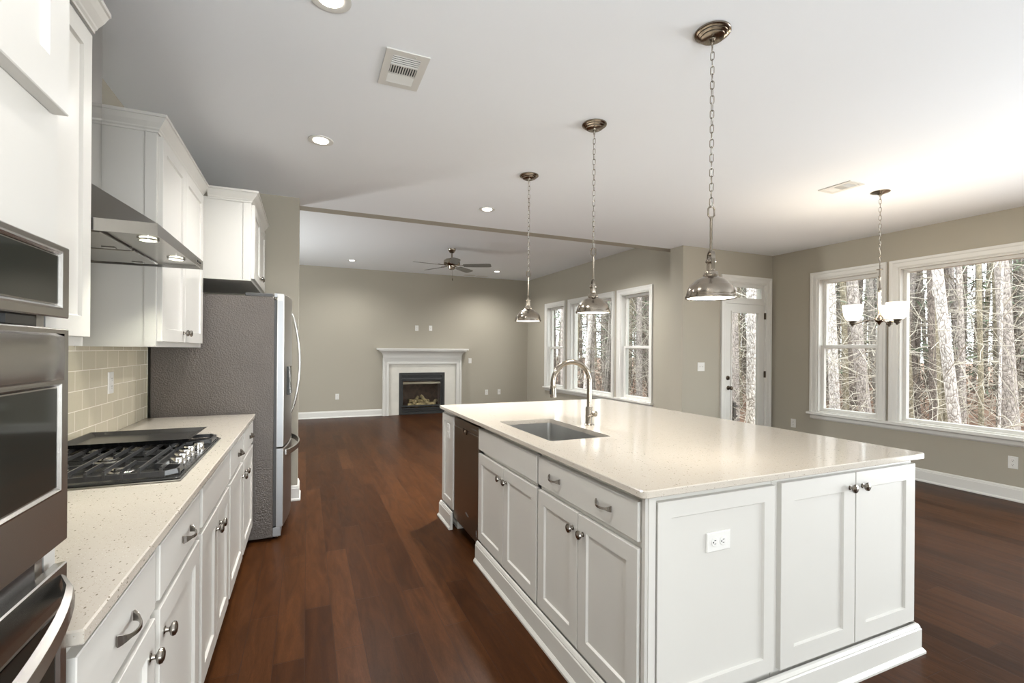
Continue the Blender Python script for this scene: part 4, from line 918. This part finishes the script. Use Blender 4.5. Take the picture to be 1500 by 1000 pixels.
bm = bm_(); uframe(bm, 1.455, 3.115, 1.178, .03, YF - .092, YF - .0752); uframe(bm, 1.535, 3.035, 1.10, .022, YF - .086, YF - .0752); obj('frame_beads', bm, TRIM, mt)
bm = bm_(); X0_, X1_ = 1.565, 3.005
bx(bm, X0_, 1.775, YF - .05, YS, 0, 1.065); bx(bm, 2.757, X1_, YF - .05, YS, 0, 1.065); bx(bm, 1.775, 2.757, YF - .05, YS, .885, 1.065); obj('stone_surround', bm, STONE, mt, label='pale stone surround')
fi = thing('fireplace_insert', (2.265, 10.2, .0), 'black gas fireplace insert with ceramic logs inside the mantel', 'fireplace')
FFi = Fr((0, YF - .05, 0), XV, -YV)
bm = bm_(); ringf(bm, FFi, 1.777, 2.755, .004, .883, .05, -.03, .006); obj('surround_frame', bm, FIREB, fi)
bm = bm_()
for i in range(4): fb(bm, FFi, 1.83, 2.70, .765 + .018 * i, .774 + .018 * i, -.03, -.002 + .001 * i)
fb(bm, FFi, 1.83, 2.70, .738, .76, -.03, .008); fb(bm, FFi, 1.83, 1.84, .74, .835, -.03, -.01); obj('upper_louvres', bm, FIREB, fi)
bm = bm_(); fb(bm, FFi, 1.83, 1.84, .055, .14, -.03, -.01)
for i in range(3): fb(bm, FFi, 1.83, 2.70, .06 + .03 * i, .078 + .03 * i, -.03, -.004)
obj('lower_louvres', bm, FIREB, fi)
obj('louvre_backing', fb(bm_(), FFi, 1.825, 2.705, .762, .838, -.048, -.034), FIREB, fi)
obj('glass_frame', ringf(bm_(), FFi, 1.83, 2.70, .16, .738, .03, -.05, -.012), FIREB, fi)
bm = bm_(); bx(bm, 1.83, 2.70, YF + .33, YF + .345, .05, .74); bx(bm, 1.81, 1.83, YF - .01, YF + .345, .05, .76); bx(bm, 2.70, 2.72, YF - .01, YF + .345, .05, .76); bx(bm, 1.81, 2.72, YF - .01, YF + .345, .74, .76); bx(bm, 1.81, 2.72, YF - .01, YF + .345, .04, .13); obj('firebox', bm, BRICKD, fi)
obj('glass_pane', fb(bm_(), FFi, 1.86, 2.67, .19, .708, -.032, -.029), GLASS, fi)
obj('mesh_valance', fb(bm_(), FFi, 1.86, 2.67, .640, .685, -.05, -.046), DARKSTEEL, fi)
rnd = random.Random(3)
for (xa, ya, za, xb, yb, zb, r_) in ((1.98, 10.17, .18, 2.56, 10.22, .19, .05), (2.02, 10.25, .26, 2.46, 10.30, .25, .045), (2.10, 10.14, .20, 2.22, 10.34, .34, .035), (2.42, 10.13, .19, 2.30, 10.33, .36, .035), (2.52, 10.15, .17, 2.62, 10.30, .26, .035)):
    pts = [Vector((xa, ya, za)).lerp(Vector((xb, yb, zb)), i / 6) + Vector((rnd.uniform(-.008, .008), 0, rnd.uniform(-.01, .01))) for i in range(7)]
    obj('ceramic_log', tube(bm_(), pts, [r_ * rnd.uniform(.8, 1.1) for _ in pts], 9), LOG, fi, True)

# ------------------------------------------------------------------ outside: ground, deck, trees
GZ = -.45
bm = bm_(); n_ = 40
for i in range(n_ + 1):
    for j in range(n_ + 1):
        x_, y_ = 4.0 + 60 * i / n_, -25 + 90 * j / n_; d_ = max(0, math.hypot(x_ - 6, max(0, y_ - 4)) - 6)
        bm.verts.new((x_, y_, GZ + .012 * d_ + .10 * math.sin(x_ * .9) * math.cos(y_ * .7) * min(1, d_ / 4)))
bm.verts.ensure_lookup_table()
for i in range(n_):
    for j in range(n_): a = i * (n_ + 1) + j; bm.faces.new([bm.verts[k] for k in (a, a + n_ + 1, a + n_ + 2, a + 1)])
struct(obj('ground', bm, LITTER, smooth=True), 'reddish leaf-covered forest floor outside the windows', 'ground')
def gz(x_, y_):
    d_ = max(0, math.hypot(x_ - 6, max(0, y_ - 4)) - 6); return GZ + .012 * d_ + .10 * math.sin(x_ * .9) * math.cos(y_ * .7) * min(1, d_ / 4) - .05
dk = thing('deck', (5.7, 6.2, GZ), 'pale wooden deck outside the glazed door', 'deck')
for i in range(16):
    y_ = 5.02 + .145 * i; obj('deck_board', bx(bm_(), 4.95, 7.4, y_, y_ + .138, -.09, -.06), DECK, dk)
bm = bm_(); [bx(bm, x_, x_ + .09, 5.05, 7.3, GZ - .02, -.09) for x_ in (4.97, 6.1, 7.28)]; obj('joist', bm, DECK, dk)
rl = thing('deck_railing', (6.2, 7.4, GZ), 'two low dark horizontal rails beyond the deck', 'railing')
for z_ in (-.02, .20): obj('rail', tube(bm_(), [(4.9, 7.55, z_), (8.6, 7.55, z_)], .02, 8), RAIL, rl)
for x_ in (4.95, 8.5): obj('post', bx(bm_(), x_ - .03, x_ + .03, 7.52, 7.58, GZ - .03, .28), RAIL, rl)

def trunk_bm(rnd, h, r, lean=(0, 0), seg=12, wob=.02):
    pts, rad = [], []; ph = rnd.uniform(0, 6)
    for i in range(15):
        s = i / 14; pts.append((lean[0] * s + wob * math.sin(s * 5 + ph), lean[1] * s + wob * math.cos(s * 4 + ph), h * s)); rad.append(r * (1.12 - .08 * min(1, s * 14)) * (1 - .5 * s))
    return tube(bm_(), pts, rad, seg), pts
def branch(bm, rnd, p, L, r, droop=-.1, depth=1, seg=4):
    a_ = rnd.uniform(0, 2 * PI); d_ = Vector((math.cos(a_), math.sin(a_), rnd.uniform(-.15, .45))); pts = [Vector(p)]
    for i in range(5):
        d_ = (d_ + Vector((rnd.uniform(-.3, .3), rnd.uniform(-.3, .3), rnd.uniform(-.25, .25) + droop))).normalized(); pts.append(pts[-1] + d_ * L / 5)
    tube(bm, pts, [r * (1 - .8 * i / 5) for i in range(6)], seg)
    if depth:
        for k in (2, 3, 4): branch(bm, rnd, pts[k], L * .45, r * .5, droop, depth - 1, 3)
def pos(u, dist, v=0):
    """ground position seen along a compass heading; heading in degrees from +y towards +x"""
    return (dist * math.sin(math.radians(u)), dist * math.cos(math.radians(u)))
# (heading deg, distance m, trunk diameter, lean x/y at the top, bark, label)
BIG = [
 (57.6, 12.2, 0.192, (.1, .3), BARK_W, 'pale pink-grey pine trunk at the left of the double hung nook window'),
 (58.95, 14.5, 0.110, (0, .2), BARK_B, 'thin dark pine trunk in the middle of the double hung nook window'),
 (60.4, 11.5, 0.210, (-.2, .55), BARK_G, 'broad grey pine trunk right of centre in the double hung nook window'),
 (63.4, 15.0, 0.101, (-.3, .1), BARK_Y, 'slim leaning trunk near the left side of the picture window'),
 (64.9, 13.5, 0.130, (-.1, .1), BARK_B, 'straight brown-grey pine trunk left of the white one in the picture window'),
 (66.85, 10.2, 0.154, (-.7, .35), BARK_W, 'bright white leaning pine trunk in the picture window'),
 (67.95, 12.6, 0.083, (0, .1), BARK_Y, 'thin yellowish trunk just right of the white leaning pine'),
 (69.0, 10.9, 0.038, (.1, 0), BARK_W, 'very thin pale straight trunk in the picture window'),
 (69.95, 11.8, 0.208, (-.1, .3), BARK_G, 'broad grey pine trunk near the right edge of the photo'),
 (70.9, 9.8, 0.038, (0, .1), BARK_Y, 'sapling at the right edge of the photo'),
 (48.0, 11.4, 0.162, (0, 0), BARK_G, 'grey pine trunk at the left of the door glass'),
 (50.15, 9.8, 0.179, (.1, .1), BARK_W, 'bright white pine trunk in the right half of the door glass'),
 (38.3, 15.5, 0.187, (0, 0), BARK_G, 'pale trunk at the left of the nearest family room window'),
 (39.6, 18, 0.215, (0, .1), BARK_B, 'darker trunk in the middle of the nearest family room window'),
 (32.0, 15.5, 0.174, (.5, 0), BARK_W, 'pale leaning trunk at the left of the middle family room window'),
 (35.7, 17.0, 0.210, (-.3, 0), BARK_G, 'grey trunk at the right of the middle family room window'),
 (29.6, 16.0, 0.182, (0, .1), BARK_G, 'grey trunk in the farthest family room window'),
]
rnd = random.Random(11)
for k_, (hd_, ds, dia, lean, bk, lb) in enumerate(BIG):
    x_, y_ = pos(hd_, ds); z_ = gz(x_, y_)
    t_ = thing('pine_tree', (x_, y_, z_), lb, 'tree', 'nearer pines outside')
    b_, pts = trunk_bm(rnd, 11 + rnd.random() * 2, dia / 2, (lean[0] * 1.8, lean[1] * 1.8), 14)
    bmesh.ops.translate(b_, vec=Vector((x_, y_, z_)), verts=b_.verts); obj('trunk', b_, bk, t_, True)
    b_ = bm_()
    for q in range(14):
        i = rnd.randrange(1, 11); p_ = Vector(pts[i]).lerp(Vector(pts[i + 1]), rnd.random()) + Vector((x_, y_, z_)); branch(b_, rnd, p_, rnd.uniform(.5, 1.4), .010)
    obj('dead_branches', b_, TWIG, t_)
# thinner, more distant trunks: eight shapes copied
protos = []
for k_ in range(8):
    rr = random.Random(100 + k_); b_, pts = trunk_bm(rr, 13, rr.uniform(.05, .095), (rr.uniform(-.6, .6), rr.uniform(-.6, .6)), 7, .06)
    for q in range(16): i = rr.randrange(1, 12); branch(b_, rr, Vector(pts[i]), rr.uniform(.5, 1.5), .011, depth=1, seg=3)
    o_ = obj('distant_pine', b_, [BARK_D, BARK_B, BARK_G, BARK_Y, BARK_D, BARK_B, BARK_G, BARK_D][k_], None, True)
    protos.append(o_)
n_done = 0; rr = random.Random(5)
def clear_of_house(x_, y_): return x_ > 8.3 or (y_ > 12.0 and x_ > 5)
while n_done < 260:
    hd_ = rr.uniform(24, 76); ds = 13 + 27 * rr.random() ** .9; x_, y_ = pos(hd_, ds)
    if x_ < 7.2: continue
    if n_done < 8: o_ = protos[n_done]
    else: o_ = protos[rr.randrange(8)].copy(); C.objects.link(o_)
    o_.location = (x_, y_, gz(x_, y_)); o_.rotation_euler = (0, 0, rr.uniform(0, 6.28)); s_ = rr.uniform(.75, 1.35); o_.scale = (s_, s_, 1)
    tag(o_, 'thin trunk in the crowd of distant trees filling the forest beyond the nearer pines', 'tree', 'distant forest trunks')
    n_done += 1
# undergrowth: bare twigs
def twigs(nm, m, cnt, dmin, dmax, zmax, seed, lab_, r_=.008, L=1.6):
    rr = random.Random(seed); b_ = bm_()
    for _ in range(cnt):
        hd_ = rr.uniform(24, 76); ds = rr.uniform(dmin, dmax); x_, y_ = pos(hd_, ds)
        if x_ < 7.4: continue
        p_ = Vector((x_, y_, gz(x_, y_) + rr.random() ** 1.5 * zmax)); d_ = Vector((rr.uniform(-1, 1), rr.uniform(-1, 1), rr.uniform(-.3, 1.2))).normalized(); pts = [p_]
        for i in range(4): d_ = (d_ + Vector((rr.uniform(-.4, .4), rr.uniform(-.4, .4), rr.uniform(-.4, .4)))).normalized(); pts.append(pts[-1] + d_ * rr.uniform(.5, 1) * L / 4)
        tube(b_, pts, [r_ * (1 - i * .2) for i in range(5)], 3)
    tag(obj(nm, b_, m), lab_, 'undergrowth', kind='stuff')
twigs('bare_undergrowth', TWIG, 2600, 9.5, 20, 3.2, 21, 'pale bare twigs and brush tangled between the pines', .007)
twigs('brown_undergrowth', TWIGD, 3600, 16, 34, 5, 22, 'dark brown brush filling the forest behind the pines', .016, 2.4)
# pine foliage
rr = random.Random(31); b_ = bm_()
for _ in range(2300):
    hd_ = rr.uniform(24, 76); ds = 15 + 26 * rr.random(); x_, y_ = pos(hd_, ds)
    if x_ < 8: continue
    c_ = Vector((x_, y_, gz(x_, y_) + 1.0 + 9.5 * rr.random() ** .8)); R2 = rr.uniform(.3, .8)
    for q in range(16):
        p_ = c_ + Vector((rr.gauss(0, R2), rr.gauss(0, R2), rr.gauss(0, R2 * .35))); d1_ = Vector((rr.uniform(-1, 1), rr.uniform(-1, 1), rr.uniform(-.4, .4))).normalized() * rr.uniform(.10, .22); d2_ = d1_.cross(Vector((rr.uniform(-1, 1), rr.uniform(-1, 1), rr.uniform(-1, 1))).normalized()) * .3
        b_.faces.new([b_.verts.new(p_ - d1_), b_.verts.new(p_ + d2_), b_.verts.new(p_ + d1_)])
me = bpy.data.meshes.new('pine_foliage'); b_.to_mesh(me); b_.free(); me.materials.append(NEEDLE)
fo = bpy.data.objects.new('pine_foliage', me); C.objects.link(fo); tag(fo, 'dull green pine needle sprays among the distant trees', 'foliage', kind='stuff')
